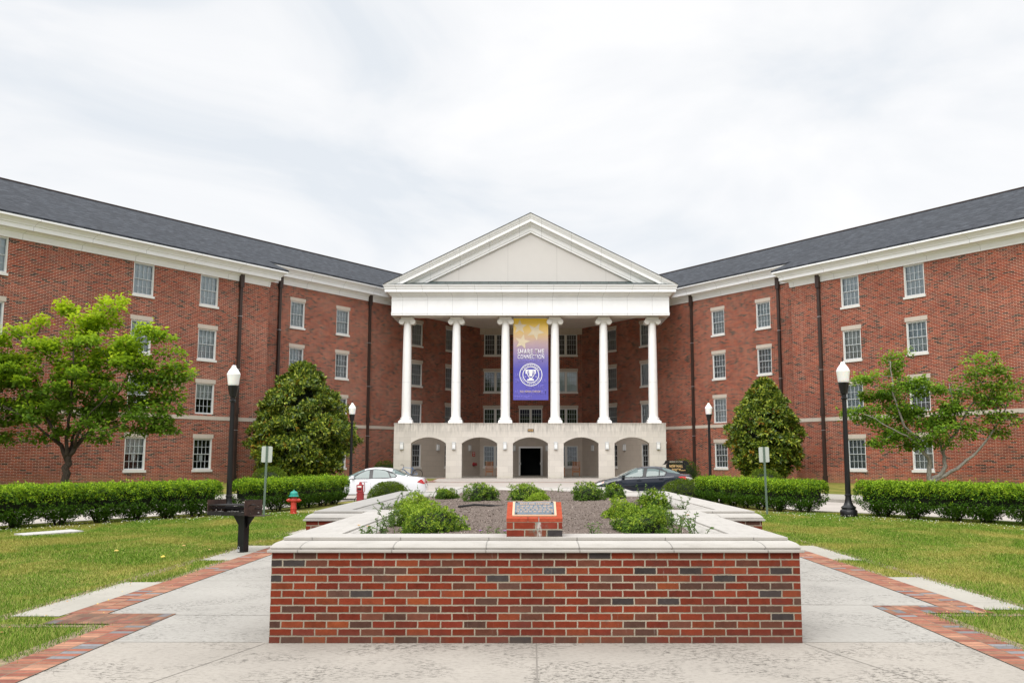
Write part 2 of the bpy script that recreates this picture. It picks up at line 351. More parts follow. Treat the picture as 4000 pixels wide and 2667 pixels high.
# stone block wall of the arcade: big ashlar blocks
def ashlar(name, c, bw, bh, var=0.12, jcol=0.38, streaks=True):
    k = NM(name); uv = k.uv(); sp = k.n("ShaderNodeSeparateXYZ"); k.l(uv, sp.inputs[0])
    v = k.math('DIVIDE', sp.outputs[1], bh); row = k.math('FLOOR', v); fv = k.math('SUBTRACT', v, row); par = k.math('MODULO', k.math('ABSOLUTE', row), 2.0)
    u = k.math('ADD', k.math('DIVIDE', sp.outputs[0], bw), k.math('MULTIPLY', par, 0.42)); cl = k.math('FLOOR', u); fu = k.math('SUBTRACT', u, cl)
    d = k.math('MINIMUM', k.math('MULTIPLY', k.math('MINIMUM', fu, k.math('SUBTRACT', 1.0, fu)), bw), k.math('MULTIPLY', k.math('MINIMUM', fv, k.math('SUBTRACT', 1.0, fv)), bh))
    m = k.mr(d, 0.004, 0.012, jcol, 0)
    cb = k.n("ShaderNodeCombineXYZ"); k.l(cl, cb.inputs[0]); k.l(row, cb.inputs[1]); wnz = k.n("ShaderNodeTexWhiteNoise", noise_dimensions='2D'); k.l(cb.outputs[0], wnz.inputs['Vector'])
    c0 = k.mix(wnz.outputs['Value'], tuple(x * (1 - var) for x in c), c)
    c0 = k.mix(k.mr(k.noise(uv, 1.4, 6, 0.65, 0.4), 0.45, 0.75, 0, 0.3), c0, tuple(x * 0.72 for x in c))
    if streaks:
        st = k.math('MULTIPLY', k.mr(k.noise(k.scalev(uv, (3.0, 0.35, 1)), 2.5, 5, 0.7), 0.42, 0.68, 0, 1), k.mr(sp.outputs[1], 3.35, 3.95, 0.0, 0.55)); c0 = k.mix(st, c0, (0.16, 0.15, 0.135))
        c0 = k.mix(k.mr(sp.outputs[1], 0.05, 0.32, 0.22, 0), c0, (0.55, 0.42, 0.28))
    k.base(k.mix(m, c0, tuple(x * 0.5 for x in c))); return k.set(0.85, 0, 0.2)
M['stone'] = ashlar('arcade_limestone', (0.66, 0.615, 0.56), 0.82, 0.41)
M['block'] = ashlar('porch_block', (0.56, 0.49, 0.42), 0.80, 0.405, var=0.06, streaks=False)

# shingles
def shingles():
    k = NM('asphalt_shingle'); uv = k.uv(); sp = k.n("ShaderNodeSeparateXYZ"); k.l(uv, sp.inputs[0])
    v = k.math('DIVIDE', sp.outputs[1], 0.14); row = k.math('FLOOR', v); fv = k.math('SUBTRACT', v, row)
    wr = k.n("ShaderNodeTexWhiteNoise", noise_dimensions='1D'); k.l(row, wr.inputs['W'])
    u = k.math('ADD', k.math('DIVIDE', sp.outputs[0], 0.30), k.math('MULTIPLY', wr.outputs['Value'], 7.0)); cl = k.math('FLOOR', u)
    cb = k.n("ShaderNodeCombineXYZ"); k.l(cl, cb.inputs[0]); k.l(row, cb.inputs[1]); wnz = k.n("ShaderNodeTexWhiteNoise", noise_dimensions='2D'); k.l(cb.outputs[0], wnz.inputs['Vector'])
    c = k.ramp(wnz.outputs['Value'], [(0.0, (0.018, 0.021, 0.028)), (0.35, (0.028, 0.033, 0.042)), (0.65, (0.040, 0.046, 0.057)), (0.88, (0.060, 0.067, 0.080))], 'CONSTANT')
    c = k.mix(k.mr(fv, 0.0, 0.18, 0.6, 0.0), c, (0.015, 0.017, 0.022))
    c = k.mix(k.mr(k.noise(uv, 0.25, 4), 0.35, 0.7, 0, 0.3), c, (0.03, 0.033, 0.038))
    k.base(c); return k.set(0.85, 0, 0.3)
M['roof'] = shingles()

def glassm():
    k = NM('window_glass'); tr = k.n("ShaderNodeBsdfTransparent"); tr.inputs[0].default_value = (0.88, 0.93, 0.94, 1); gl = k.n("ShaderNodeBsdfGlossy"); gl.inputs['Roughness'].default_value = 0.03
    gl.inputs[0].default_value = (0.86, 0.93, 1.0, 1)
    fr = k.n("ShaderNodeFresnel"); fr.inputs[0].default_value = 1.75; f = k.math('MULTIPLY', fr.outputs[0], 1.15, clamp=True)
    ms = k.n("ShaderNodeMixShader"); k.l(f, ms.inputs[0]); k.l(tr.outputs[0], ms.inputs[1]); k.l(gl.outputs[0], ms.inputs[2]); k.l(ms.outputs[0], k.o.inputs[0]); return k.m
M['glass'] = glassm()
def curtain(name, c, fold=14.0):
    k = NM(name); p = k.obj(); sp = k.n("ShaderNodeSeparateXYZ"); k.l(p, sp.inputs[0])
    f = k.noise(k.scalev(p, (fold, 1, 0.5)), 1.0, 3, 0.6); k.base(k.mix(k.mr(f, 0.3, 0.7, 0, 1), tuple(x * 0.82 for x in c), c)); return k.set(0.9, 0, 0.1)
M['curt'] = curtain('grey_curtain', (0.80, 0.84, 0.87), 1.0)
M['curt2'] = curtain('pale_blind', (0.80, 0.80, 0.77), 1.5)
M['curt3'] = curtain('dim_curtain', (0.42, 0.45, 0.47), 4.0)
M['carglass'] = plain('car_glass', (0.09, 0.13, 0.125), 0.03, spec=0.6)
M['lampglass'] = None
k = NM('frosted_globe'); k.base((0.86, 0.86, 0.85)); k.p.inputs['Subsurface Weight'].default_value = 0.3; M['lampglass'] = k.set(0.15, 0, 0.5, 0.3)

def leafm(name, stops, trans=0.25, rough=0.5, tcol=(0.2, 0.35, 0.03), spec=0.12):
    k = NM(name); g = k.n("ShaderNodeNewGeometry"); c = k.ramp(g.outputs['Random Per Island'], stops)
    big = k.noise(k.obj(), 1.6, 3, 0.6); c = k.mix(k.mr(big, 0.35, 0.65, 0.0, 0.3), c, k.mix(0.5, c, (0.02, 0.04, 0.006)))
    k.base(c); k.set(rough, 0, spec)
    t = k.n("ShaderNodeBsdfTranslucent"); k.l(k.mix(0.5, c, tcol), t.inputs[0])
    ms = k.n("ShaderNodeMixShader"); ms.inputs[0].default_value = trans; k.l(k.p.outputs[0], ms.inputs[1]); k.l(t.outputs[0], ms.inputs[2]); k.l(ms.outputs[0], k.o.inputs[0])
    return k.m
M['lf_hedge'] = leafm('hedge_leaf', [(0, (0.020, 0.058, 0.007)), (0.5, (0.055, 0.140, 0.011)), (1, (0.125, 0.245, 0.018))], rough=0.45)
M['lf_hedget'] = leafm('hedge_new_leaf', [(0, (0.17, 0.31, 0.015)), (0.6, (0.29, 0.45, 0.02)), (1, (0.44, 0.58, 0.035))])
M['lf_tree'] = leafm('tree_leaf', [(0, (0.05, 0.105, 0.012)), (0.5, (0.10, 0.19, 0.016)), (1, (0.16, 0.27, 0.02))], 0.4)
M['lf_treet'] = leafm('tree_bright_leaf', [(0, (0.26, 0.38, 0.014)), (0.6, (0.40, 0.54, 0.018)), (1, (0.58, 0.68, 0.025))], 0.5, tcol=(0.6, 0.8, 0.04))  # brightest of three leaf tones, picked by height
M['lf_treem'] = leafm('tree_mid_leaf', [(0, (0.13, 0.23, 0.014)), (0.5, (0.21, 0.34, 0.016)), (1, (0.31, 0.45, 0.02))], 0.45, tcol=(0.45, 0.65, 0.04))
M['lf_tree2m'] = leafm('sparse_tree_pale_leaf', [(0, (0.15, 0.27, 0.03)), (0.5, (0.24, 0.39, 0.035)), (1, (0.36, 0.50, 0.05))], 0.4, tcol=(0.4, 0.6, 0.06))
M['lf_tree2'] = leafm('sparse_tree_leaf', [(0, (0.07, 0.15, 0.02)), (0.5, (0.14, 0.27, 0.025)), (1, (0.27, 0.42, 0.035))], 0.35)
M['lf_mag'] = leafm('magnolia_leaf', [(0, (0.028, 0.058, 0.010)), (0.4, (0.085, 0.145, 0.016)), (0.8, (0.27, 0.33, 0.030)), (1, (0.46, 0.49, 0.07))], 0.12, rough=0.38, spec=0.3)
M['lf_magy'] = leafm('magnolia_old_leaf', [(0, (0.20, 0.08, 0.01)), (0.5, (0.36, 0.20, 0.02)), (1, (0.5, 0.34, 0.03))], 0.2)
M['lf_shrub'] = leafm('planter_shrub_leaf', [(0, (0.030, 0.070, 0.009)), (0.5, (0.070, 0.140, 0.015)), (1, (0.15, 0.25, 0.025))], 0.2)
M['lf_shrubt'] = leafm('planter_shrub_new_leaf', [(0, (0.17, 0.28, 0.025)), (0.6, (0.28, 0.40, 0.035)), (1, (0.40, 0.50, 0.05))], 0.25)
M['lf_yew'] = leafm('yew_leaf', [(0, (0.04, 0.075, 0.008)), (0.5, (0.095, 0.155, 0.012)), (1, (0.20, 0.27, 0.02))], 0.15)
M['lf_yewd'] = leafm('dark_yew_leaf', [(0, (0.02, 0.05, 0.010)), (0.5, (0.045, 0.095, 0.015)), (1, (0.09, 0.16, 0.02))], 0.15)
M['lf_weed'] = leafm('weed_leaf', [(0, (0.06, 0.11, 0.03)), (1, (0.15, 0.22, 0.06))], 0.3)
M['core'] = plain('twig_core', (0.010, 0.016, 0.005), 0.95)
def grassm(name, blade):
    k = NM(name)
    if blade:
        g = k.n("ShaderNodeNewGeometry"); c = k.ramp(g.outputs['Random Per Island'], [(0, (0.055, 0.125, 0.014)), (0.45, (0.115, 0.215, 0.022)), (0.8, (0.20, 0.30, 0.038)), (1, (0.40, 0.40, 0.13))])
    else:
        c = k.ramp(k.noise(k.obj(), 40, 4, 0.7), [(0.3, (0.09, 0.12, 0.02)), (0.7, (0.20, 0.20, 0.05))])
    p = k.scalev(k.obj(), (1, 0.6, 1))
    dry = k.mr(k.noise(p, 0.55, 5, 0.65, 0.5), 0.45, 0.62, 0.0, 0.9)
    k.base(k.mix(dry, c, k.mix(0.55, c, (0.42, 0.32, 0.10)))); return k.set(0.9, 0, 0.04)
M['grass'] = grassm('grass_blade', True); M['turf'] = grassm('turf', False)
def mulchm():
    k = NM('mulch'); g = k.n("ShaderNodeNewGeometry"); c = k.ramp(g.outputs['Random Per Island'], [(0, (0.05, 0.037, 0.029)), (0.35, (0.13, 0.098, 0.080)), (0.7, (0.26, 0.210, 0.178)), (1, (0.50, 0.43, 0.375))]); k.base(c); return k.set(0.95, 0, 0.1)
M['chip'] = mulchm()
k = NM('mulch_bed'); k.base(k.ramp(k.noise(k.obj(), 45, 6, 0.8), [(0.3, (0.08, 0.06, 0.05)), (0.5, (0.16, 0.125, 0.105)), (0.7, (0.32, 0.265, 0.23))])); k.bump(k.noise(k.obj(), 55, 5, 0.8), 0.9, 0.02); M['mulch'] = k.set(0.95, 0, 0.1)

# ------------------------------------------------------------------ text
def text_mesh(s, x0, x1, z0, z1, y, mat, name, parent=None, bold=0.02, depth=0.004, curve=None):
    """lettering fitted in the box x0..x1 / z0..z1 of the plane y (facing -y)"""
    cu = bpy.data.curves.new(name, 'FONT'); cu.body = s; cu.offset = bold; cu.resolution_u = 3; cu.space_character = 1.12
    o = bpy.data.objects.new(name, cu); COL.objects.link(o)
    dg = bpy.context.evaluated_depsgraph_get(); dg.update()
    me = bpy.data.meshes.new_from_object(o.evaluated_get(dg)); COL.objects.unlink(o); bpy.data.objects.remove(o)
    n = len(me.vertices); co = np.zeros(n * 3); me.vertices.foreach_get('co', co); co = co.reshape(-1, 3)
    a = co.min(0); b = co.max(0); X = x0 + (co[:, 0] - a[0]) / (b[0] - a[0]) * (x1 - x0); Z = z0 + (co[:, 1] - a[1]) / (b[1] - a[1]) * (z1 - z0)
    new = np.stack([X, np.full(n, y), Z], 1)
    if curve is not None:
        new = np.array([curve(p[0], p[2]) for p in new])
    me.vertices.foreach_set('co', new.ravel()); me.materials.clear(); me.materials.append(mat); me.update()
    ob = bpy.data.objects.new(name, me); COL.objects.link(ob)
    if parent: ob.parent = parent
    sd = ob.modifiers.new('thick', 'SOLIDIFY'); sd.thickness = depth; sd.offset = 0
    return ob

# ------------------------------------------------------------------ leaves
def leaf_object(name, P, D, N, L, W, mats, mi, parent=None, loc=(0, 0, 0)):
    n = len(P); D = D / (np.linalg.norm(D, axis=1, keepdims=True) + 1e-9)
    S = np.cross(N, D); S /= (np.linalg.norm(S, axis=1, keepdims=True) + 1e-9); N2 = np.cross(D, S)
    L = np.broadcast_to(np.asarray(L, float), (n,))[:, None]; W = np.broadcast_to(np.asarray(W, float), (n,))[:, None]
    v = np.empty((n, 4, 3)); v[:, 0] = P; v[:, 1] = P + D * L * 0.5 + S * W * 0.5 + N2 * L * 0.06; v[:, 2] = P + D * L - N2 * L * 0.12; v[:, 3] = P + D * L * 0.5 - S * W * 0.5 + N2 * L * 0.06
    me = bpy.data.meshes.new(name); me.vertices.add(4 * n); me.vertices.foreach_set('co', v.ravel())
    me.loops.add(4 * n); me.loops.foreach_set('vertex_index', np.arange(4 * n)); me.polygons.add(n)
    me.polygons.foreach_set('loop_start', np.arange(0, 4 * n, 4)); me.polygons.foreach_set('loop_total', np.full(n, 4))
    for m in mats: me.materials.append(m)
    me.polygons.foreach_set('material_index', np.asarray(mi, dtype=np.int32)); me.update(calc_edges=True)
    o = bpy.data.objects.new(name, me); COL.objects.link(o); o.location = loc
    if parent: o.parent = parent
    return o
def rdir(n):
    v = rng.normal(size=(n, 3)); return v / np.linalg.norm(v, axis=1, keepdims=True)
def rosettes(C, O, k, spread, size):
    """k leaves round each centre C with outward axis O"""
    n = len(C); c = np.repeat(C, k, 0); o = np.repeat(O, k, 0); r = rdir(n * k); d = o * (1 - spread) + r * spread; d[:, 2] += 0.05
    nn = o * 0.8 + rdir(n * k) * 0.45; nn[:, 2] += 0.35
    return c + r * size * 0.25, d, nn
def blob_points(n, rx, ry, rz, seed, lump=0.16, flat=0.25, shell=0.3):
    r_ = np.random.default_rng(seed); v = r_.normal(size=(n, 3)); v /= np.linalg.norm(v, axis=1, keepdims=True)
    v[:, 2] = np.where(v[:, 2] < -flat, -flat + (v[:, 2] + flat) * 0.15, v[:, 2])
    k = r_.normal(size=(7, 3)) * 3.2; ph = r_.uniform(0, 6, 7); g = sum(np.sin(v @ k[i] + ph[i]) for i in range(7)) / 7 * 2
    rad = (1 + lump * g) * (1 - r_.random(n) ** 1.7 * shell)
    return v * rad[:, None] * np.array([rx, ry, rz]), v
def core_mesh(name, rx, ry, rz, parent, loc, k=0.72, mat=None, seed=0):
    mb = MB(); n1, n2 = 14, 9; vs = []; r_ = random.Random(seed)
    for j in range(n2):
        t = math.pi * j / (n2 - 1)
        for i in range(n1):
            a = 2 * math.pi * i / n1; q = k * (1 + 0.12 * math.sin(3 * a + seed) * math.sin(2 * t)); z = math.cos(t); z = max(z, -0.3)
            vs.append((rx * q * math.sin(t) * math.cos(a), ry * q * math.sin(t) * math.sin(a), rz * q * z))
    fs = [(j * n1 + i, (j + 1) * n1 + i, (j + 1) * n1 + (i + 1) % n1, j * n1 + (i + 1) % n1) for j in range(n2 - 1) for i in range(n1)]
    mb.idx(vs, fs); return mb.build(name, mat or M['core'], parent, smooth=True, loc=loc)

# ================================================================== GROUND
kerb_line = [(-60, -60), (-34, -2), (-19, 28), (-13.6, 38.6), (-10, 47), (-6.6, 52), (6.6, 52), (10, 47), (13.6, 38.6), (19, 28), (34, -2), (60, -60)]
near_line = [(-48, -60), (-26, -6), (-14.6, 20.6), (-13.2, 23.6), (-10.4, 28.9), (-8.9, 31.4), (-7.9, 36.5), (-7.2, 39.6), (-5.0, 41.2), (5.0, 41.2), (7.2, 39.6), (7.7, 37), (8.7, 31.2), (10.2, 29.6), (11.4, 27.9), (13.7, 24), (15.4, 20.6), (26, -6), (48, -60)]
def zfar(d): return 0.03 + 0.35 * min(1.0, max(0, d) / 13.0)
mb = MB(); mb.face([(-1800, -1800, -0.30), (1800, -1800, -0.30), (1800, 1800, -0.30), (-1800, 1800, -0.30)])
tag(mb.build('ground', M['turf']), kind='structure')
mb = MB(); mb.face([(-70, -60, -0.12), (70, -60, -0.12), (70, 60, -0.12), (-70, 60, -0.12)])
tag(mb.build('road', M['road']), kind='structure')
# lawn (near side)
mb = MB(); pl = [(x, y, 0.0) for x, y in near_line]; n = len(pl)
from mathutils.geometry import tessellate_polygon
tri = tessellate_polygon([[Vector(p) for p in pl]]); mb.idx(pl, [tuple(t) for t in tri])
tag(mb.build('lawn', M['turf'], recalc=True), kind='structure')
def offset_line(line, off):
    res = []
    for i, p in enumerate(line):
        p = Vector(p); dp = (p - Vector(line[i - 1])).normalized() if i else None; dn = (Vector(line[i + 1]) - p).normalized() if i < len(line) - 1 else None
        dp = dp or dn; dn = dn or dp; a = Vector((-dp.y, dp.x)); b = Vector((-dn.y, dn.x)); m = a + b; m = m / max(0.5, m.dot(a)); res.append((p.x + m.x * off, p.y + m.y * off))
    return res
mb = MB(); mb.sweep([(0.02, -0.12), (0.02, 0.02), (0.0, 0.035), (-0.14, 0.035), (-0.14, -0.1)], near_line[::-1]); tag(mb.build('kerb', M['kerb']), kind='structure')
mb = MB(); mb.sweep([(0.0, -0.14), (0.0, 0.02), (-0.02, 0.035), (-0.16, 0.04), (-0.16, -0.1)], kerb_line[:6]); mb.sweep([(0.0, -0.14), (0.0, 0.02), (-0.02, 0.035), (-0.16, 0.04), (-0.16, -0.1)], kerb_line[6:]); tag(mb.build('kerb', M['kerb']), kind='structure')
# far bank: grass rising to the walls, pavement along the kerb
ds = [0.16, 2.4, 4.5, 7, 10, 13, 20, 40]; lines = [offset_line(kerb_line, d) for d in ds]
mb = MB()
for a in range(len(ds) - 1):
    for i in range(len(kerb_line) - 1):
        za, zb = zfar(ds[a]), zfar(ds[a + 1]); A, B = lines[a], lines[a + 1]
        mb.face([(*A[i], za), (*B[i], zb), (*B[i + 1], zb), (*A[i + 1], za)])
tag(mb.build('bank', M['turf'], recalc=True), kind='structure')
mb = MB()
for i in range(len(kerb_line) - 1):
    if i == 5: continue
    A, B = lines[0], lines[1]; mb.face([(*A[i], zfar(.16) + .008), (*B[i], zfar(2.4) + .008), (*B[i + 1], zfar(2.4) + .008), (*A[i + 1], zfar(.16) + .008)])
tag(mb.build('pavement', M['conc2'], recalc=True), kind='structure')
mb = MB(); ys = [51.0, 52.2, 56, 60, 65, 67.3]; W_ = 6.35
for a, b in zip(ys, ys[1:]):
    za, zb = (zfar(a - 52) + .03 if a > 52 else -0.10), zfar(b - 52) + .03
    wa = 9.5 if a < 52 else W_; mb.face([(-W_ if a > 51.5 else -9, a, za), (W_ if a > 51.5 else 9, a, za), (W_, b, zb), (-W_, b, zb)])
for s in (-1, 1):
    mb.face([(s * 6.35, 57.2, zfar(5.2) + .033), (s * 14, 57.2, zfar(5.2) + .033), (s * 14, 61.5, zfar(9.5) + .033), (s * 6.35, 61.5, zfar(9.5) + .033)][::s])
tag(mb.build('plaza', M['road'], recalc=True), kind='structure')
mb = MB()
mb.face([(-9.5, 59.8, zfar(7.8) + .04), (13, 59.8, zfar(7.8) + .04), (13, 60.15, zfar(8.15) + .04), (-9.5, 60.15, zfar(8.15) + .04)])
mb.face([(-6.55, 59.8, zfar(7.8) + .045), (-6.1, 59.8, zfar(7.8) + .045), (-6.0, 67.2, zfar(15.2) + .045), (-6.5, 67.2, zfar(15.2) + .045)])
mb.face([(6.1, 59.8, zfar(7.8) + .045), (6.55, 59.8, zfar(7.8) + .045), (6.4, 67.2, zfar(15.2) + .045), (6.0, 67.2, zfar(15.2) + .045)])
tag(mb.build('paving_bands', M['pave']), kind='structure')
# near walk round the planter
Z1, Z2 = 0.006, 0.012
mb = MB()
def quad(mb, x0, x1, y0, y1, z): mb.face([(x0, y0, z), (x1, y0, z), (x1, y1, z), (x0, y1, z)])
quad(mb, -3.77, 3.81, -6, 8.72, Z1)
tag(mb.build('path', M['conc']), kind='structure')
mb = MB(); quad(mb, -3.77, 0, 8.72, 10.3, Z1); quad(mb, 0, 3.81, 8.72, 10.85, Z1); quad(mb, -4.48, 0, 10.3, 40.9, Z1); quad(mb, 0, 4.52, 10.85, 40.9, Z1)
tag(mb.build('path', M['concs']), kind='structure')
mb = MB()
for s in (-1, 1):
    quad(mb, *sorted((s * 4.92, s * 5.43)), 10.15 if s < 0 else 10.6, 12.95 if s < 0 else 13.5, Z1)
    quad(mb, *sorted((s * 4.92, s * 5.40)), 15.75, 18.45, Z1)
    quad(mb, *sorted((s * 4.92, s * 5.40)), 21.2, 23.9, Z1)
tag(mb.build('path_slabs', M['conc2']), kind='structure')
mb = MB()
def pv(x0, x1, y0, y1, turn=False):
    uv = [(0, y0), (x1 - x0, y0), (x1 - x0, y1), (0, y1)] if not turn else [(x0, 0), (x1, 0), (x1, y1 - y0), (x0, y1 - y0)]
    if turn: uv = [(b, a) for a, b in uv]
    mb.face([(x0, y0, Z2), (x1, y0, Z2), (x1, y1, Z2), (x0, y1, Z2)], uv=uv)
pv(-4.90, -4.48, 10.30, 40.0); pv(4.52, 4.94, 10.85, 40.0)
pv(-4.85, -3.75, 9.66, 10.296, True); pv(3.80, 4.92, 10.32, 10.846, True)
pv(-4.17, -3.75, -6, 9.656); pv(3.80, 4.22, -6, 10.316)
tag(mb.build('paver_bands', M['pave']), kind='structure')
mb = MB()
for s in (-1, 1):
    yb = 9.66 if s < 0 else 10.32
    quad(mb, *sorted((s * 4.15, s * 4.34)), -6, yb, .003); quad(mb, *sorted((s * 4.88, s * 5.04)), yb + .6, 40, .003); quad(mb, *sorted((s * 5.38, s * 5.56)), 9.9, 24.1, .003); quad(mb, *sorted((s * 4.3, s * 5.5)), yb - .14, yb + .02, .0035)
tag(mb.build('soil_edge', plain('bare_soil', (0.22, 0.165, 0.10), .95, var=.5, vs=9)), kind='structure')
# expansion joints cut in the concrete
mb = MB(); J = 0.012
def jline(a, b, wd=0.009):
    a = Vector((*a, Z1 + .002)); b = Vector((*b, Z1 + .002)); d = (b - a).normalized(); s = Vector((-d.y, d.x, 0)) * wd / 2
    mb.face([a - s, b - s, b + s, a + s])
for s in (-1, 1):
    jline((s * 2.4, 8.72), (s * 3.78, 8.74)); jline((s * 2.4, 10.98 if s > 0 else 10.2), (s * 4.4, 10.9 if s > 0 else 10.25), .01)
    for y in (13.1, 15.6, 18.2, 20.8, 23.4, 26, 29): jline((s * 2.3, y), (s * 4.48, y))
jline((0.045, 8.66), (0.045, -3), 0.012)
jline((-2.36, 8.66), (-3.6, 4.2)); jline((2.42, 8.66), (3.7, 4.3)); jline((-3.7, 5.9), (3.75, 5.9))
tag(mb.build('joint_lines', plain('joint_dark', (0.20, 0.18, 0.155), 0.95)), kind='structure')  # one even dark colour for the joint strips
mb = MB()
mb.face([(-11.35, 21.15, .03), (-10.88, 20.7, .03), (-10.22, 22.0, .03), (-10.75, 22.5, .03)]); 
k = NM('ribbed_cover'); sp = k.n("ShaderNodeSeparateXYZ"); k.l(k.uv(), sp.inputs[0]); f = k.math('FRACT', k.math('MULTIPLY', sp.outputs[0], 14)); k.base(k.mix(k.mr(f, 0.6, 0.75, 0, 0.3), (0.50, 0.48, 0.46), (0.2, 0.19, 0.18))); k.set(0.6)
uc = mb.build('utility_cover', k.m); sd = uc.modifiers.new('t', 'SOLIDIFY'); sd.thickness = 0.05; sd.offset = -1 
tag(uc, 'flat grey ribbed utility cover lying in the lawn before the left hedge', 'cover')

# ================================================================== BUILDING
ROOT = (0.0, 67.5, 0.38)
bld = tag(empty('brick_building', ROOT), 'four storey red brick hall with white columned portico and dark shingle roofs', 'building')
A34 = R(34.1)
class Frame:
    """wing frame: x along the wall (towards the centre on the left wing), y into the building"""
    def __init__(s, sg):
        s.sg = sg; s.P = Vector((sg * 20.142, 52.393, 0)); s.rz = (R(90) - A34) * (-sg)
        s.so = 0.0 if sg < 0 else 0.22
    def X(s, a): return -s.sg * a            # run value -> local x
    def world(s, x, y, z):
        c, q = math.cos(s.rz), math.sin(s.rz); return Vector((s.P.x + c * x - q * y, s.P.y + q * x + c * y, z))
    def rel(s, x=0, y=0, z=0): return s.world(x, y, z) - Vector(ROOT)
FL = Frame(-1); FR = Frame(1)
class Id:
    rz = 0.0; sg = -1; so = 0
    def X(s, a): return a
    def rel(s, x=0, y=0, z=0): return Vector((x, y, z)) - Vector(ROOT)
FI = Id()
def part(mb, name, mats, fr, **k): return mb.build(name, mats, bld, loc=fr.rel(), rz=fr.rz, **k)

def wall_face(mb, x0, x1, z0, z1, y, ops, dep=0.13):
    xs = sorted({x0, x1, *[o[0] for o in ops], *[o[1] for o in ops]}); zs = sorted({z0, z1, *[o[2] for o in ops], *[o[3] for o in ops]})
    for a, b in zip(xs, xs[1:]):
        for c, d in zip(zs, zs[1:]):
            mx_, mz = (a + b) / 2, (c + d) / 2
            if any(o[0] < mx_ < o[1] and o[2] < mz < o[3] for o in ops): continue
            mb.face([(a, y, c), (b, y, c), (b, y, d), (a, y, d)])
    for o in ops:
        a, b, c, d = o[:4]
        mb.face([(a, y, c), (a, y, d), (a, y + dep, d), (a, y + dep, c)]); mb.face([(b, y, d), (b, y, c), (b, y + dep, c), (b, y + dep, d)])
        mb.face([(a, y, d), (b, y, d), (b, y + dep, d), (a, y + dep, d)]); mb.face([(b, y, c), (a, y, c), (a, y + dep, c), (b, y + dep, c)])

# ---- window prototypes (origin: centre of the opening at its bottom, facing -y)
def sash_window(w, h, lintel=True, sill=True, curt='curt', units=1, mull=0.28, cols=4, rows=4, up=None, sillo=0.0, dh=True, paper=False):
    mb = MB(); t = 0.065; y0, y1 = 0.03, 0.16
    mb.box(-w / 2, -w / 2 + t, y0, y1, 0, h); mb.box(w / 2 - t, w / 2, y0, y1, 0, h); mb.box(-w / 2 + t, w / 2 - t, y0 + .002, y1, h - t, h); mb.box(-w / 2 + t, w / 2 - t, y0 + .002, y1, 0, t * 0.8)
    uw = (w - 2 * t - (units - 1) * mull) / units; us = [(-w / 2 + t + i * (uw + mull), -w / 2 + t + i * (uw + mull) + uw) for i in range(units)]
    for i in range(units - 1): mb.box(us[i][1], us[i + 1][0], y0 - .01, y1, t * 0.8, h - t)
    fr = mb.build('window', M['frame'], bld)
    sm = MB(); zb, zt = t * 0.8, h - t; zm = (zb + zt) / 2 + 0.01
    for a, b in us:
        g = 0.038; yb = y0 + 0.035
        for (z0, z1, yy) in ((zb, zm, yb + 0.03), (zm - 0.02, zt, yb)) if dh else ((zb, zt, yb),):
            sm.box(a, a + g, yy, yy + .03, z0, z1); sm.box(b - g, b, yy, yy + .03, z0, z1); sm.box(a + g, b - g, yy + .001, yy + .03, z0, z0 + g); sm.box(a + g, b - g, yy + .001, yy + .03, z1 - g, z1)
            for c in range(1, cols): xx = a + g + (b - a - 2 * g) * c / cols; sm.box(xx - .012, xx + .012, yy + .004, yy + .02, z0 + g, z1 - g)
            nr = rows // 2 if dh else rows
            for r in range(1, nr): zz = z0 + g + (z1 - z0 - 2 * g) * r / nr; sm.box(a + g, b - g, yy + .003, yy + .021, zz - .012, zz + .012)
    sm.build('sash', M['sash'], fr)
    gm = MB()
    for a, b in us: gm.face([(a, y0 + .085, zb), (b, y0 + .085, zb), (b, y0 + .085, zt), (a, y0 + .085, zt)])
    gm.build('pane', M['glass'], fr)
    cm = MB()
    for a, b in us:
        if curt == 'half': cm.face([(a, .20, h * .5), (b, .20, h * .5), (b, .20, zt + .05), (a, .20, zt + .05)])
        elif curt: cm.face([(a - .02, .20, 0), (b + .02, .20, 0), (b + .02, .20, h), (a - .02, .20, h)])
    if curt: cm.build('curtain', M[{'half': 'curt2'}.get(curt, curt)], fr)
    if paper:
        pm = MB(); pm.box(-.13, .12, y0 + .10, y0 + .104, zm - .38, zm - .06); pm.build('paper_sheet', M['white'], fr)
    bm_ = MB(); bm_.box(-w / 2 - .02, w / 2 + .02, .62, .64, -.02, h + .02); 
    for a, b in ((-w / 2 - .02, -w / 2), (w / 2, w / 2 + .02)): bm_.box(a, b, y1 + .001, .62, -.02, h + .02)
    bm_.box(-w / 2, w / 2, y1 + .001, .62, h, h + .02); bm_.box(-w / 2, w / 2, y1 + .001, .62, -.02, 0)
    bm_.build('room_interior', M['dark'], fr)
    if lintel: l = MB(); l.box(-w / 2 - .06, w / 2 + .06, -.018, .12, h + .004, h + .24); l.build('lintel', M['belt'], fr)
    if sill: s = MB(); s.box(-w / 2 - .05, w / 2 + .05, -.06 - sillo, .14, -.13, -.004); s.build('sill', M['frame'], fr)
    return fr
H = 1.76; W = 1.26
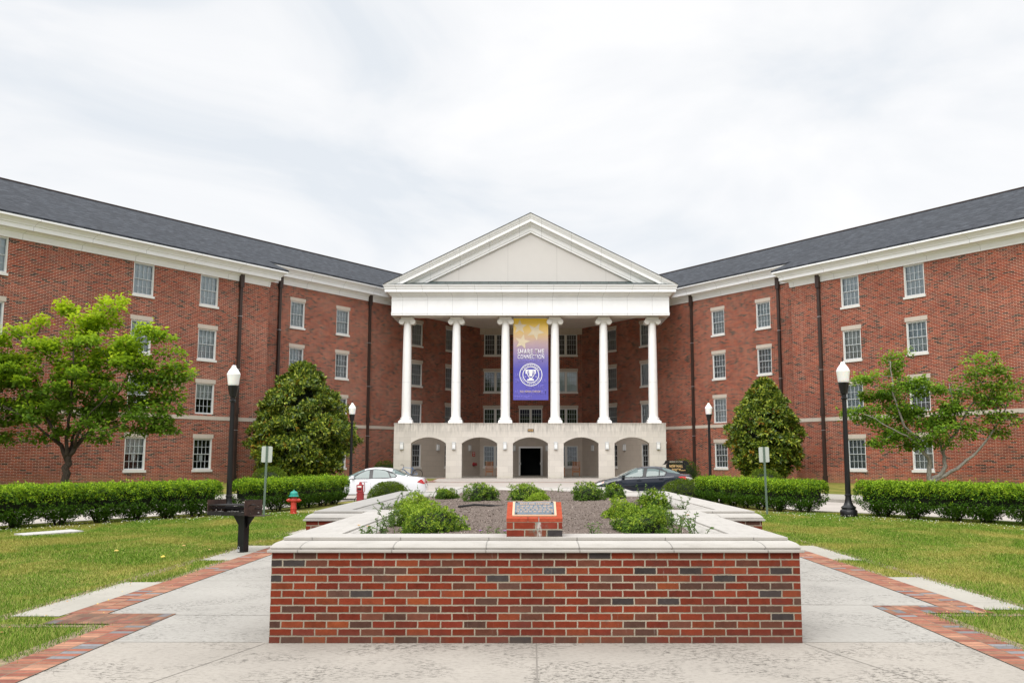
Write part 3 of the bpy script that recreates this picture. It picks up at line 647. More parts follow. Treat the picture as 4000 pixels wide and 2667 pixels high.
PROTO = {
 'n': sash_window(W, H, curt='curt'), 'p': sash_window(W, H, curt='curt2'), 'd': sash_window(W, H, curt='curt3'), 'h': sash_window(W, H, curt='half'), 'e': sash_window(W, H, curt=None),
 'g': sash_window(W, H, curt='half', paper=True), 'ge': sash_window(W, H, curt=None, paper=True),
 'b': sash_window(W, H, curt='curt', sill=False), 'bd': sash_window(W, H, curt='curt3', sill=False), 'bn': sash_window(W, H, curt='half', sill=False), 'bp': sash_window(W, H, curt='curt2', sill=False),
 't': sash_window(W, H, curt='curt', lintel=False), 'a': sash_window(W, H + .05, curt=None, lintel=False),
 'D': sash_window(2.10 - .12, H, curt=None, units=2, mull=.17, dh=False), 'Dt': sash_window(1.98, H + .06, curt=None, units=2, mull=.17, dh=False, lintel=False), 'Da': sash_window(1.98, H, curt=None, units=2, mull=.17, dh=False, lintel=False),
 'Dc': sash_window(1.98, H, curt='curt', units=2, mull=.17, dh=False),
}
used = set()
def put_window(key, fr, xc, y, z):
    p = PROTO[key]
    o = p if key not in used else copy_tree(p, bld)
    used.add(key); o.location = fr.rel(xc, y, z); o.rotation_euler = (0, 0, fr.rz)
Z0 = 1.12; FH = 3.15

def wing(fr, outer_cols, inner_cols, joints):
    so = fr.so; X = fr.X; sg = -fr.sg
    def rng2(a, b): return (min(X(a), X(b)), max(X(a), X(b)))
    # outer block
    ops = []; keys = []
    for c, ks in outer_cols:
        for f, kk in enumerate(ks):
            if kk is None: continue
            xc = X(c); z = Z0 + FH * f; ops.append((xc - W / 2, xc + W / 2, z, z + H)); keys.append((kk, xc, 0.0, z))
    SE = 6.83 + so
    mb = MB(); x0, x1 = rng2(-36, SE); wall_face(mb, x0, x1, 0.0, 12.34, 0, ops)
    xe = X(SE); q = [(xe, 0, 0), (xe, 2.68, 0), (xe, 2.68, 12.34), (xe, 0, 12.34)]; mb.face(q if sg > 0 else q[::-1])
    xf = X(-36); q = [(xf, 0, 0), (xf, 20, 0), (xf, 20, 12.34), (xf, 0, 12.34)]; mb.face(q if sg < 0 else q[::-1])
    mb.face([(min(xf, X(34)), 20, 0), (max(xf, X(34)), 20, 0), (max(xf, X(34)), 20, 13.3), (min(xf, X(34)), 20, 13.3)][::-1])
    part(mb, 'wall', M['brick'], fr)
    # inner block
    ops = []
    for c, ks in inner_cols:
        for f, kk in enumerate(ks):
            if kk is None: continue
            xc = X(c); z = Z0 + FH * f; hh = H + (.05 if kk == 'a' else 0); ops.append((xc - W / 2, xc + W / 2, z, z + hh, f)); keys.append((kk, xc, 2.68, z))
    SP = 21.7 + so; SC = 32.15 + so * .4
    mb = MB(); wall_face(mb, *rng2(SE - 1, SP), 0.0, 13.34, 2.68, [o for o in ops if X(SP) * sg > o[0] * sg])
    wall_face(mb, *rng2(SP, SC), 3.9, 13.34, 2.68, [o for o in ops if X(SP) * sg < o[0] * sg and o[4] > 0])
    part(mb, 'wall', M['brick'], fr)
    mb = MB(); wall_face(mb, *rng2(SP, SC), 0.3, 3.9, 2.68, [o for o in ops if X(SP) * sg < o[0] * sg and o[4] == 0]); part(mb, 'porch_wall', M['block'], fr)
    for kk, xc, y, z in keys: put_window(kk, fr, xc, y, z)
    # belt course
    mb = MB(); mb.box(*rng2(-36, SE + .02), -.025, .02, 3.95, 4.165); mb.box(*rng2(SE + .02, SP), 2.655, 2.70, 3.95, 4.165); part(mb, 'belt_course', M['belt'], fr)
    # cornice
    pr = [(0.0, 0), (.055, 0), (.055, .10), (.07, .115), (.07, .30), (.12, .32), (.19, .39), (.22, .41), (.50, .43), (.50, .64), (.55, .655), (.56, .70), (.60, .75), (.68, .83), (.77, .88), (.80, .90), (.80, .99), (.76, 1.0), (0.0, 1.06)]
    def cor(z, path, sc=1.0):
        mb = MB(); p = [(a, z + b * sc) for a, b in pr]
        if sg < 0: p = [(-a, b) for a, b in p]
        mb.sweep(p, path); part(mb, 'cornice', M['trim'], fr)
    cor(12.33, [(X(-36), 0), (X(SE), 0), (X(SE), 3.4)]); cor(13.32, [(X(SE - .6), 2.68), (X(31.6), 2.68)], 1.06)
    # gutter strip
    mb = MB(); mb.box(*rng2(-36, SE - .3), -.78, -.70, 13.33, 13.37); mb.box(*rng2(SE + 1.2, 25), 1.90, 1.98, 14.385, 14.43); part(mb, 'gutter', M['gutter'], fr)
    # roof
    ry, rzz = 10.0, 18.03
    def slope(a, b, ye, ze, th=.1):
        m = MB(); L = math.hypot(ry - ye, rzz - ze); xa, xb = rng2(a, b)
        m.face([(xa, ye, ze), (xb, ye, ze), (xb, ry, rzz), (xa, ry, rzz)], uv=[(xa, 0), (xb, 0), (xb, L), (xa, L)])
        m.face([(xa, ye, ze - th), (xb, ye, ze - th), (xb, ye, ze), (xa, ye, ze)]); m.face([(xa, ye, ze - th), (xa, ye, ze), (xa, ry, rzz), (xa, ry, rzz - th)]); m.face([(xb, ye, ze), (xb, ye, ze - th), (xb, ry, rzz - th), (xb, ry, rzz)])
        return m
    m = slope(-37, SE + .86, -.80, 13.42); part(m, 'roof', M['roof'], fr)
    m = slope(SE + .4, 34.5, 1.86, 14.46); xa, xb = rng2(-37, 34.5); m.face([(xb, 20.9, 13.3), (xa, 20.9, 13.3), (xa, ry, rzz), (xb, ry, rzz)], uv=[(xb, 0), (xa, 0), (xa, 11.8), (xb, 11.8)]); part(m, 'roof', M['roof'], fr)
    m = MB(); xa, xb = rng2(-37, 34.5); m.box(xa, xb, ry - .12, ry + .12, rzz - .03, rzz + .05); part(m, 'roof_ridge', M['pipe'], fr)
    # lead flashing on the return
    # downpipes
    for s_, y, zt in ((4.64 + so, 0, 12.86), (9.98 + so * 1.6, 2.68, 13.9), (18.5 + so * .5, 2.68, 13.9)):
        m = MB(); xx = X(s_); m.box(xx - .09, xx + .09, y - .17, y - .04, .35, zt - .9); m.box(xx - .13, xx + .13, y - .24, y - .03, zt - .9, zt)
        m.box(xx - .12, xx + .12, y - .21, y - .025, 4.35, 4.75); m.box(xx - .12, xx + .12, y - .21, y - .025, .42, .75)
        p = part(m, 'downpipe', M['pipe'], fr)
        m = MB(); [m.box(xx - .11, xx + .11, y - .18, y - .02, z, z + .03) for z in (3.4, 7.0, 10.2)]; o = m.build('pipe_bracket', M['metal'], p)
    for s_, y, zt in joints:
        m = MB(); xx = X(s_); m.box(xx - .008, xx + .008, y - .003, y + .01, .35, 3.94); m.box(xx - .008, xx + .008, y - .003, y + .01, 4.18, zt); part(m, 'wall_joint', M['jointm'], fr)

wing(FL, [(-23.2, ['g', 'b', 'n', 't']), (-16.6, ['g', 'b', 'n', 't']), (-9.75, ['g', 'b', 'n', 't']), (-1.80, ['g', 'bn', 'n', 't']), (2.46, ['ge', 'bn', 'n', 't'])],
     [(11.63, ['d', 'b', 'n', 'n']), (15.87, ['d', 'bd', 'd', 'n']), (23.95, ['a', 'bd', 'd', 'd']), (28.10, ['a', 'bd', 'd', 'd'])], [(-5.82, 0, 12.3), (5.9, 0, 12.3), (-20, 0, 12.3)])
wing(FR, [(-23.0, ['g', 'b', 'n', 't']), (-16.4, ['g', 'b', 'n', 't']), (-9.6, ['g', 'b', 'n', 't']), (-1.52, ['p', 'bd', 'n', 't']), (2.69, ['d', 'b', 'p', 't'])],
     [(11.78, ['d', 'b', 'd', 'n']), (16.03, ['d', 'b', 'd', 'n']), (23.95, ['a', 'b', 'n', 'd']), (28.15, ['a', 'bd', 'd', 'd'])], [(-5.6, 0, 12.3), (6.3, 0, 12.3), (-20, 0, 12.3)])

# ---- centre wall

YB = 80.55
ops = []; ky = []
for xc, ks in ((-3.05, ['Da', 'D', 'D', 'Dt']), (-.05, [None, 'D', 'D', 'Dt']), (2.95, ['Da', 'D', 'Dc', 'Dt'])):
    for f, kk in enumerate(ks):
        if kk is None: continue
        z = Z0 + FH * f; hh = H + (.06 if kk == 'Dt' else 0); ops.append((xc - .99, xc + .99, z, z + hh, f)); ky.append((kk, xc, z))
mb = MB(); wall_face(mb, -4.7, 4.6, 3.9, 12.36, YB, [o for o in ops if o[4]]); part(mb, 'wall', M['brick'], FI)
mb = MB(); wall_face(mb, -4.7, 4.6, .3, 3.9, YB, [o for o in ops if not o[4]] + [(-1.06, .96, .38, 2.83)], .3); part(mb, 'porch_wall', M['block'], FI)
for kk, xc, z in ky: put_window(kk, FI, xc, YB, z)
mb = MB(); mb.box(-4.42, 4.36, YB - .10, YB + .02, 12.36, 12.96); mb.box(-4.42, 4.36, YB - .14, YB - .09, 12.33, 12.42); part(mb, 'frieze', M['belt'], FI)
for k_, o_ in PROTO.items():
    if k_ not in used:
        for c_ in kids(o_): bpy.data.objects.remove(c_)
        bpy.data.objects.remove(o_)
# doorway
mb = MB(); mb.box(-1.06, -.96, YB - .02, YB + .12, .38, 2.83); mb.box(.86, .96, YB - .02, YB + .12, .38, 2.83); mb.box(-.96, .86, YB - .02, YB + .12, 2.68, 2.83)
dr = part(mb, 'doorway', M['white'], FI)
mb = MB(); mb.box(-1.2, 1.1, YB + 2.6, YB + 2.65, .3, 2.9); mb.box(-1.2, -1.07, YB + .3, YB + 2.6, .3, 2.9); mb.box(.97, 1.1, YB + .3, YB + 2.6, .3, 2.9); mb.box(-1.2, 1.1, YB + .3, YB + 2.6, 2.84, 2.9); mb.box(-1.2, 1.1, YB + .3, YB + 2.6, .30, .375)
mb.build('lobby', M['dark'], dr)
for sx, hx in ((-.96, -.92), (.80, .84)):
    mb = MB(); mb.box(sx, sx + .05, YB - .92, YB - .02, .42, .55); mb.box(sx, sx + .05, YB - .92, YB - .02, 2.54, 2.66); mb.box(sx, sx + .05, YB - .92, YB - .82, .55, 2.54); mb.box(sx, sx + .05, YB - .12, YB - .02, .55, 2.54)
    d = part(mb, 'door', M['frame'], FI)
    g = MB(); g.box(sx + .02, sx + .03, YB - .82, YB - .12, .55, 2.54); g.build('pane', M['glass'], d)
    h = MB(); h.box(sx - .05, sx, YB - .8, YB - .16, 1.35, 1.42); h.box(sx - .06, sx + .1, YB - .86, YB - .8, 1.28, 1.50); h.build('handle', M['metal'], d)

# ---- arcade (terrace)
YF, YI = 67.5, 68.25
arches = [(-8.52, -6.04), (-4.92, -2.41), (-1.30, 1.19), (2.30, 4.78), (5.90, 8.37)]
mb = MB(); XL, XR = -9.74, 9.56; ZS, ZC, ZT = 2.85, 3.27, 4.27
def arch_pts(a, b, n=14):
    c = (a + b) / 2; hw = (b - a) / 2; rise = ZC - ZS; r = (hw * hw + rise * rise) / (2 * rise); pts = []
    for i in range(n + 1): x = a + (b - a) * i / n; pts.append((x, ZC - r + math.sqrt(r * r - (x - c) ** 2)))
    return pts
ex = [XL] + [v for a in arches for v in a] + [XR]
for yy, fl in ((YF, 1), (YI, -1)):
    for i in range(0, len(ex), 2):
        q = [(ex[i], yy, .3), (ex[i + 1], yy, .3), (ex[i + 1], yy, ZT), (ex[i], yy, ZT)]; mb.face(q[::fl])
    for a, b in arches:
        p = arch_pts(a, b)
        for (x0, z0), (x1, z1) in zip(p, p[1:]):
            q = [(x0, yy, z0), (x1, yy, z1), (x1, yy, ZT), (x0, yy, ZT)]; mb.face(q[::fl])
for a, b in arches:
    p = arch_pts(a, b)
    mb.face([(a, YF, .3), (a, YF, ZS), (a, YI, ZS), (a, YI, .3)]); mb.face([(b, YF, ZS), (b, YF, .3), (b, YI, .3), (b, YI, ZS)])
    for (x0, z0), (x1, z1) in zip(p, p[1:]): mb.face([(x0, YF, z0), (x1, YF, z1), (x1, YI, z1), (x0, YI, z0)])
mb.face([(XL, YF, ZT), (XR, YF, ZT), (XR, YI, ZT), (XL, YI, ZT)])
for xx, f in ((XL, -1), (XR, 1)):
    q = [(xx, YF, .3), (xx, 72.8, .3), (xx, 72.8, ZT), (xx, YF, ZT)]; mb.face(q[::f])
arc = part(mb, 'arcade', M['stone'], FI)
mb = MB()   # arch ring voussoirs, a hair proud of the wall
for a, b in arches:
    mb = MB(); p = arch_pts(a - .0, b + .0, 12); c = (a + b) / 2
    for (x0, z0), (x1, z1) in zip(p, p[1:]):
        xs = [x0 + .012, x1 - .012]; k1 = .42
        def out_(x, z): d = Vector((x - c, z - (ZC - 2.05))).normalized(); return (x + d.x * k1, z + d.y * k1)
        o0, o1 = out_(xs[0], z0), out_(xs[1], z1)
        mb.face([(xs[0], YF - .006, z0 + .004), (xs[1], YF - .006, z1 + .004), (o1[0], YF - .006, o1[1]), (o0[0], YF - .006, o0[1])])
    mb.build('arch_ring', M['stone'], arc)
mb = MB(); mb.box(XL - .02, XR + .02, YF - .03, YI + .02, 4.205, 4.275); mb.build('parapet_cap', M['stone'], arc)
mb = MB(); mb.face([(XL, YI, .385), (XR, YI, .385), (XR, 82, .385), (XL, 82, .385)]); mb.face([(XL, YF - .001, .385), (XL, YF - .001, .2), (XR, YF - .001, .2), (XR, YF - .001, .385)][::-1]); mb.face([(XL, YF, .387), (XR, YF, .387), (XR, YI, .387), (XL, YI, .387)])
part(mb, 'porch_floor', M['conc2'], FI)
# wall lamps
def wall_lamp(fr, x, y, z=2.43):
    m = MB(); m.box(-.115, .115, -.02, 0, 0, .50); m.box(-.125, .125, -.13, -.02, 0, .035); m.box(-.125, .125, -.13, -.02, .455, .49); m.box(-.125, .125, -.132, -.128, .1, .115); m.box(-.125, .125, -.132, -.128, .37, .385)
    for sx in (-.118, .10): m.box(sx, sx + .018, -.134, -.122, .035, .455)
    o = m.build('wall_lamp', M['sash'], bld, loc=fr.rel(x, y, z), rz=fr.rz)
    g = MB(); g.box(-.10, .10, -.12, -.021, .037, .453); g.build('lamp_shade', M['white'], o); return o
for x in (-9.17, -5.48, -1.86, 1.74, 5.37, 9.0): wall_lamp(FI, x, YF)
for x in (-1.43, 1.32): wall_lamp(FI, x, YB)
for fr in (FL, FR):
    for s_ in (26.57, 30.7): wall_lamp(fr, fr.X(s_), 2.68)
# house number
mb = MB(); mb.box(-.25, .18, YF - .03, YF - .001, 3.66, 3.86); ns = part(mb, 'number_sign', M['pipe'], FI)
text_mesh('905', -.21, .14, 3.69, 3.83, YF - .034, M['gold'], 'number', bld).location = -Vector(ROOT)
# fire department sign and inlet on the left porch wall
x = FL.X(31.29)
mb = MB(); mb.box(x - .19, x + .19, 2.66, 2.675, 1.98, 2.36); fs_ = part(mb, 'fire_sign', M['red'], FL)
t = text_mesh('FDC', x - .14, x + .14, 2.22, 2.33, 2.652, M['white'], 'lettering', fs_)
mb = MB(); mb.box(x - .02, x + .02, 2.648, 2.655, 2.10, 2.2); mb.prism([(x - .07, 2.12), (x, 2.02), (x + .07, 2.12)], 2.648, 2.655); mb.build('arrow', M['white'], fs_)
mb = MB(); mb.lathe([(.17, 0), (.17, .04), (.10, .05), (.10, .22), (.13, .23), (.13, .29), (.0, .30)], 16)
o = mb.build('fire_inlet', M['post_red'], bld, loc=FL.rel(x, 2.68, 1.33)); o.rotation_euler = (R(90), 0, FL.rz)
# camera on the right corner
mb = MB(); mb.tube([(9.6, 70.6, 2.95), (9.75, 70.4, 2.95), (9.85, 70.2, 2.9)], .03); mb.lathe([(.07, -.03), (.09, .05), (.05, .1), (0, .1)], 12, (9.9, 70.1, 2.9)); part(mb, 'security_camera', M['white'], FI)

# ---- columns
def make_column():
    m = MB(); r0, r1 = .335, .278; zb, zt = .42, 7.18
    prof = [(r0 + .01, zb)] + [(r0 + (r1 - r0) * (t ** 1.7), zb + .05 + (zt - zb - .1) * t) for t in [i / 12 for i in range(13)]] + [(r1 + .03, zt - .02), (r1 + .03, zt + .03), (r1, zt + .05)]
    m.lathe(prof, 32); 
    c = m.build('column', M['white'], bld, smooth=True, auto=40)
    b = MB(); b.box(-.50, .50, -.50, .50, 0, .17); b.lathe([(.48, .17), (.49, .22), (.46, .27), (.40, .29), (.39, .33), (.43, .36), (.41, .40), (.345, .42)], 32); b.build('column_base', M['white'], c, auto=35, smooth=True)
    j = MB(); j.lathe([(.327, 2.93), (.327, 2.945)], 32); j.build('drum_joint', M['sash'], c)
    k = MB(); k.box(-.44, .44, -.40, .40, 7.52, 7.66); k.box(-.36, .36, -.33, .33, 7.36, 7.52)
    for sx in (-1, 1):
        cx_, cz = sx * .40, 7.33
        for r, d in ((.20, .37), (.16, .385), (.115, .375), (.065, .395)):
            n_ = 20; vs = []
            for yy in (-d, d):
                for i in range(n_): a = 2 * math.pi * i / n_; vs.append((cx_ + r * math.cos(a), yy, cz + r * math.sin(a)))
            k.idx(vs, [tuple(range(n_)), tuple(range(2 * n_ - 1, n_ - 1, -1))] + [(i, i + n_, (i + 1) % n_ + n_, (i + 1) % n_) for i in range(n_)])
    k.lathe([(.28, 7.2), (.31, 7.24), (.36, 7.36)], 24)
    k.build('capital', M['capital'], c); return c
colx = [-8.98, -5.42, -1.86, 1.72, 5.24, 8.78]
c0 = make_column()
for i, x in enumerate(colx):
    c = c0 if i == 0 else copy_tree(c0, bld)
    c.location = FI.rel(x, 68.15, 4.27)
# ---- entablature
EL, ER = -10.02, 9.90; EF = 67.35
mb = MB(); mb.sweep([(0, 11.98), (0.05, 11.98), (0.05, 12.12), (.075, 12.13), (.075, 12.16), (0.03, 12.17), (0.03, 13.08), (.06, 13.09), (.06, 13.12), (.03, 13.13), (0.03, 13.36), (.10, 13.38), (.20, 13.52), (.26, 13.60), (.48, 13.61), (.48, 13.84), (.52, 13.85), (.53, 13.93), (.56, 13.98), (.61, 14.08), (.62, 14.13), (0, 14.17)], [(EL, 73.2), (EL, EF), (ER, EF), (ER, 73.2)][::1])
part(mb, 'entablature', M['trimp'], FI)
mb = MB(); mb.box(EL + .02, ER - .02, EF + .02, EF + 1.35, 11.985, 12.0)
part(mb, 'beam_soffit', M['soffit'], FI)
mb = MB(); mb.face([(EL + .02, EF + 1.35, 12.0), (ER - .02, EF + 1.35, 12.0), (ER - .02, EF + 1.35, 12.9), (EL + .02, EF + 1.35, 12.9)][::-1]); mb.face([(EL + .02, EF + .1, 12.88), (EL + .02, 83, 12.88), (ER - .02, 83, 12.88), (ER - .02, EF + .1, 12.88)])
part(mb, 'porch_ceiling', M['soffit'], FI)
# pediment
AX, AZ, BZ = -.05, 19.40, 14.15; HWL = 10.56 + AX + 0; XLc, XRc = -10.64, 10.53
def rake(mb, prof, side):
    sl = (AZ - BZ) / (XRc - AX)
    for (y0, d0), (y1, d1) in zip(prof, prof[1:]):
        def foot(d): return (AX + side * ((AZ - d) - BZ) / sl)
        a0, a1 = foot(d0), foot(d1)
        L0 = abs(a0 - AX) * 1.12; L1 = abs(a1 - AX) * 1.12
        q = [(a0, y0, BZ), (AX, y0, AZ - d0), (AX, y1, AZ - d1), (a1, y1, BZ)]
        mb.face(q if side < 0 else q[::-1], uv=([(L0, 0), (0, 0), (0, .1), (L1, .1)] if side < 0 else [(L1, .1), (0, .1), (0, 0), (L0, 0)]))
pf = EF - .62
prof = [(83, 0.0), (pf - .04, 0.0), (pf - .04, .05), (pf, .06), (pf + .02, .16), (pf + .10, .30), (pf + .12, .36), (pf + .16, .37), (pf + .16, .62), (pf + .36, .65), (pf + .40, .78), (pf + .48, .86), (pf + .54, .92), (pf + .56, 1.18), (pf + .60, 1.20), (pf + .60, 1.33), (pf + .75, 1.34)]
mb = MB(); rake(mb, prof[2:], -1); rake(mb, prof[2:], 1); part(mb, 'raking_cornice', seamed('rake_panel', (0.87, 0.875, 0.88), 2.4, .02, off=.9, dirt=.1), FI)
mb = MB(); rake(mb, prof[:3], -1); rake(mb, prof[:3], 1); part(mb, 'roof', M['roof'], FI)
mb = MB(); mb.face([(-8.4, pf + .75, 14.15), (8.3, pf + .75, 14.15), (AX, pf + .75, 18.2)]); part(mb, 'tympanum', seamed('tympanum_stucco', (0.60, 0.575, 0.55), 3.55, .012, off=1.86, dirt=.06, rough=.9), FI)
k = NM('weathered_copper'); sp = k.n("ShaderNodeSeparateXYZ"); k.l(k.obj(), sp.inputs[0]); f = k.math('FRACT', k.math('DIVIDE', sp.outputs[0], .62)); c = k.mix(k.noise(k.obj(), 1.3, 4), (0.045, 0.055, 0.055), (0.13, 0.17, 0.165)); k.base(k.mix(k.mr(f, 0.03, 0.06, 1, 0), c, (0.03, .03, .03))); k.set(.5, .2)
mb = MB(); mb.face([(XLc, pf + .02, 14.16), (XRc, pf + .02, 14.16), (8.3, pf + .74, 14.42), (-8.4, pf + .74, 14.42)]); mb.box(-7.7, 7.6, pf + .70, pf + .75, 14.40, 14.47); part(mb, 'flashing', k.m, FI)

# ================================================================== BANNER
BX0, BX1, BZ0, BZ1, BY = -1.29, 1.23, 5.94, 11.86, 68.0
k = NM('banner_print'); sp = k.n("ShaderNodeSeparateXYZ"); k.l(k.obj(), sp.inputs[0])
v = k.mr(k.math('ADD', sp.outputs[2], k.math('MULTIPLY', k.noise(k.obj(), 1.2, 3), 0.5)), 6.2, 12.1, 0, 1)
k.base(k.ramp(v, [(0.0, (0.095, 0.085, 0.42)), (0.38, (0.085, 0.08, 0.40)), (0.52, (0.20, 0.16, 0.38)), (0.68, (0.42, 0.30, 0.33)), (0.84, (0.64, 0.44, 0.16)), (1.0, (0.76, 0.50, 0.02))])); k.set(0.6)
mb = MB(); nx, nz_ = 24, 48
def bw(x, z): return BY + 0.010 * math.sin(x * 3 + z * 1.3) + 0.006 * math.sin(x * 1.6 - z * 2.1)
vs = [(BX0 + (BX1 - BX0) * i / nx, bw(BX0 + (BX1 - BX0) * i / nx, BZ0 + (BZ1 - BZ0) * j / nz_), BZ0 + (BZ1 - BZ0) * j / nz_) for j in range(nz_ + 1) for i in range(nx + 1)]
mb.idx(vs, [(j * (nx + 1) + i, j * (nx + 1) + i + 1, (j + 1) * (nx + 1) + i + 1, (j + 1) * (nx + 1) + i) for j in range(nz_) for i in range(nx)])
ban = tag(mb.build('banner', k.m, smooth=True), 'tall purple and yellow cloth banner hanging between the two middle columns', 'banner')
mw = plain('banner_white_ink', (0.80, 0.80, 0.80), 0.6); mp_ = plain('banner_pale_ink', (0.17, 0.15, 0.52), 0.6); my = plain('banner_star_ink', (0.60, 0.51, 0.36), 0.6); mg = plain('banner_gold_ink', (0.72, 0.56, 0.33), 0.6)
mpu = plain('banner_purple_ink', (0.085, 0.08, 0.40), 0.6)
def on(d=0.02): return lambda x, z: (x, bw(x, z) - d * .5, z)
BS = (BX1 - BX0) / 552
def bx(px): return BX0 + (px - 600) * BS
def bz(py): return BZ1 - (py - 158) * (BZ1 - BZ0) / 1254
text_mesh('SHARE THE', bx(668), bx(1087), bz(712), bz(632), 0, mw, 'slogan', ban, .008, .002, on())
text_mesh('CONNECTION', bx(668), bx(1087), bz(785), bz(720), 0, mw, 'slogan', ban, .008, .002, on())
text_mesh('BOLD. FEARLESS. CONFIDENT.', bx(708), bx(1040), bz(1296), bz(1268), 0, mg, 'slogan', ban, .008, .002, on())
for s_, a, b, c, d in (('PURSUE', 800, 1085, 1240, 1180), ('ABORATE', 625, 850, 1325, 1262), ('CREAT', 880, 1130, 1325, 1262), ('PERIENCE', 620, 900, 1395, 1345), ('SA', 625, 690, 1060, 1005), ('ON', 625, 690, 1150, 1090), ('LA', 1055, 1120, 1150, 1090), ('CONNECT', 670, 1085, 830, 795)):
    text_mesh(s_, bx(a), bx(b), bz(c), bz(d), 0, mp_, 'faint_lettering', ban, .01, .001, on(.010))
mb = MB()
def star(cx_, cz, r, rot, n=5):
    pts = []
    for i in range(2 * n):
        a = rot + math.pi * i / n; q = r if i % 2 == 0 else r * .42; x = min(max(cx_ + q * math.cos(a), BX0 + .02), BX1 - .02); z = min(cz + q * math.sin(a), BZ1 - .02); pts.append((x, z))
    for i in range(2 * n): a, b = pts[i], pts[(i + 1) % (2 * n)]; mb.face([(cx_, bw(cx_, cz) - .009, cz), (a[0], bw(*a) - .009, a[1]), (b[0], bw(*b) - .009, b[1])])
star(bx(700), bz(290), .55, .3); star(bx(950), bz(360), .66, 1.1); star(bx(740), bz(520), .58, 0.1)
mb.build('star_print', my, ban)
def ring(mb, cx_, cz, r0, r1, a0=0, a1=2 * math.pi, n=48, d=.012):
    for i in range(n):
        a, b = a0 + (a1 - a0) * i / n, a0 + (a1 - a0) * (i + 1) / n
        q = [(cx_ + r * math.cos(t), cz + r * math.sin(t)) for r, t in ((r0, a), (r1, a), (r1, b), (r0, b))]; mb.face([(x, bw(x, z) - d, z) for x, z in q][::-1])
SX, SZ = bx(877), bz(1025); mb = MB(); ring(mb, SX, SZ, .775, .825); ring(mb, SX, SZ, .545, .60)
ring(mb, SX, SZ, .68, .70, R(195), R(235), 12); ring(mb, SX, SZ, .68, .70, R(-55), R(-15), 12)
def poly(pts, d=.013, mm=None):
    (mm or mb).face([(x, bw(x, z) - d, z) for x, z in pts])
def P(px, py): return (bx(px), bz(py))
for q in ([(792, 948), (957, 948), (957, 1012), (792, 1012)], [(852, 1012), (900, 1012), (900, 1050), (852, 1050)], [(822, 1092), (925, 1092), (925, 1118), (822, 1118)], [(850, 1072), (902, 1072), (902, 1092), (850, 1092)]): poly([P(*a) for a in q])
mb.build('seal_print', mw, ban)
mb2 = MB()
for s in (-1, 1):
    for i, (dx, h) in enumerate(((30, 60), (42, 52), (54, 40))):
        poly([P(877 + s * (dx - 4), 1015), P(877 + s * (dx + 4), 1015), P(877 + s * (dx + 8), 1015 - h), P(877 + s * (dx + 2), 1015 - h)], .017, mb2)
mb2.build('feather_print', mpu, ban)
mb3 = MB()
for s in (-1, 1):
    for a, b in (((66, 1005), (50, 1040)), ((50, 1040), (24, 1078)), ((24, 1078), (10, 1090))): poly([P(877 + s * a[0], a[1]), P(877 + s * (a[0] - 12), a[1]), P(877 + s * (b[0] - 12), b[1]), P(877 + s * b[0], b[1])], .021, mb3)
mb3.build('wing_print', mw, ban)
text_mesh('18', SX - .46, SX - .34, SZ - .19, SZ - .11, 0, mw, 'year', ban, .01, .002, on()) if False else text_mesh('19', SX - .46, SX - .34, SZ - .19, SZ - .11, 0, mw, 'year', ban, .01, .002, on())
text_mesh('15', SX + .32, SX + .44, SZ - .19, SZ - .11, 0, mw, 'year', ban, .01, .002, on())
def arcf(r, a0, sgn):
    def f(x, z): a = a0 - sgn * x; q = r + z * sgn; xx, zz = SX + q * math.cos(a), SZ + q * math.sin(a); return (xx, bw(xx, zz) - .012, zz)
    return f
text_mesh('TENNESSEE', -1.15, 1.15, -.055, .055, 0, mw, 'lettering', ban, .01, .002, arcf(.687, R(90), 1))
text_mesh('TECH', -.48, .48, -.05, .05, 0, mw, 'lettering', ban, .01, .002, arcf(.687, R(-90), -1))
mb = MB(); mb.tube([(BX0 - .04, BY, BZ1 + .02), (BX1 + .04, BY, BZ1 + .02)], .03); mb.build('banner_rod', M['metal'], ban)

# ================================================================== PLANTER
CX = .04
def cross(o):   # outline offset outwards by o
    a, b = 2.37 + o, 3.12 + o; y0, y1, y2, y3 = 8.68 - o, 13.17 - o, 22.05 + o, 25.6 + o
    return [(CX - a, y0), (CX + a, y0), (CX + a, y1), (CX + b, y1), (CX + b, y2), (CX + a, y2), (CX + a, y3), (CX - a, y3), (CX - a, y2), (CX - b, y2), (CX - b, y1), (CX - a, y1)]
pe = tag(empty('planter', (CX, 17, 0)), 'large cross shaped red brick planter with pale stone coping in the foreground', 'planter')
def pp(mb, name, mats, **k): return mb.build(name, mats, pe, loc=(-CX, -17, 0), **k)
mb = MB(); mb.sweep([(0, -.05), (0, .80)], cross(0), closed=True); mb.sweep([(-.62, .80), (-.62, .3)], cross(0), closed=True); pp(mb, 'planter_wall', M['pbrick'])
mb = MB(); cp = [(-.62, .795), (.032, .795), (.036, .800), (.036, .819), (.008, .822), (.008, .831), (.018, .835), (.013, .846), (.004, .856), (-.008, .868), (-.026, .880), (-.052, .890), (-.074, .894), (-.088, .896), (-.080, .901), (-.080, .922), (-.52, .922), (-.522, .906), (-.55, .902), (-.565, .89), (-.60, .87), (-.625, .85), (-.64, .83), (-.645, .80), (-.645, .70)]
mb.sweep(cp, cross(0), closed=True); pp(mb, 'coping', M['coping'])
mb = MB(); nx, ny = 40, 110; pts = []
def mulz(x, y):
    return .80 + .05 * math.exp(-((x / 2.0) ** 2)) + .012 * math.sin(x * 5.1 + y) + .010 * math.sin(y * 4.3 - x * 2)
inn = cross(-.60)
def inside(x, y, o=0.60):
    a, b = 2.37 - o, 3.12 - o; x = abs(x - CX)
    return (x < a and 8.68 + o < y < 25.6 - o) or (x < b and 13.17 + o < y < 22.05 - o)
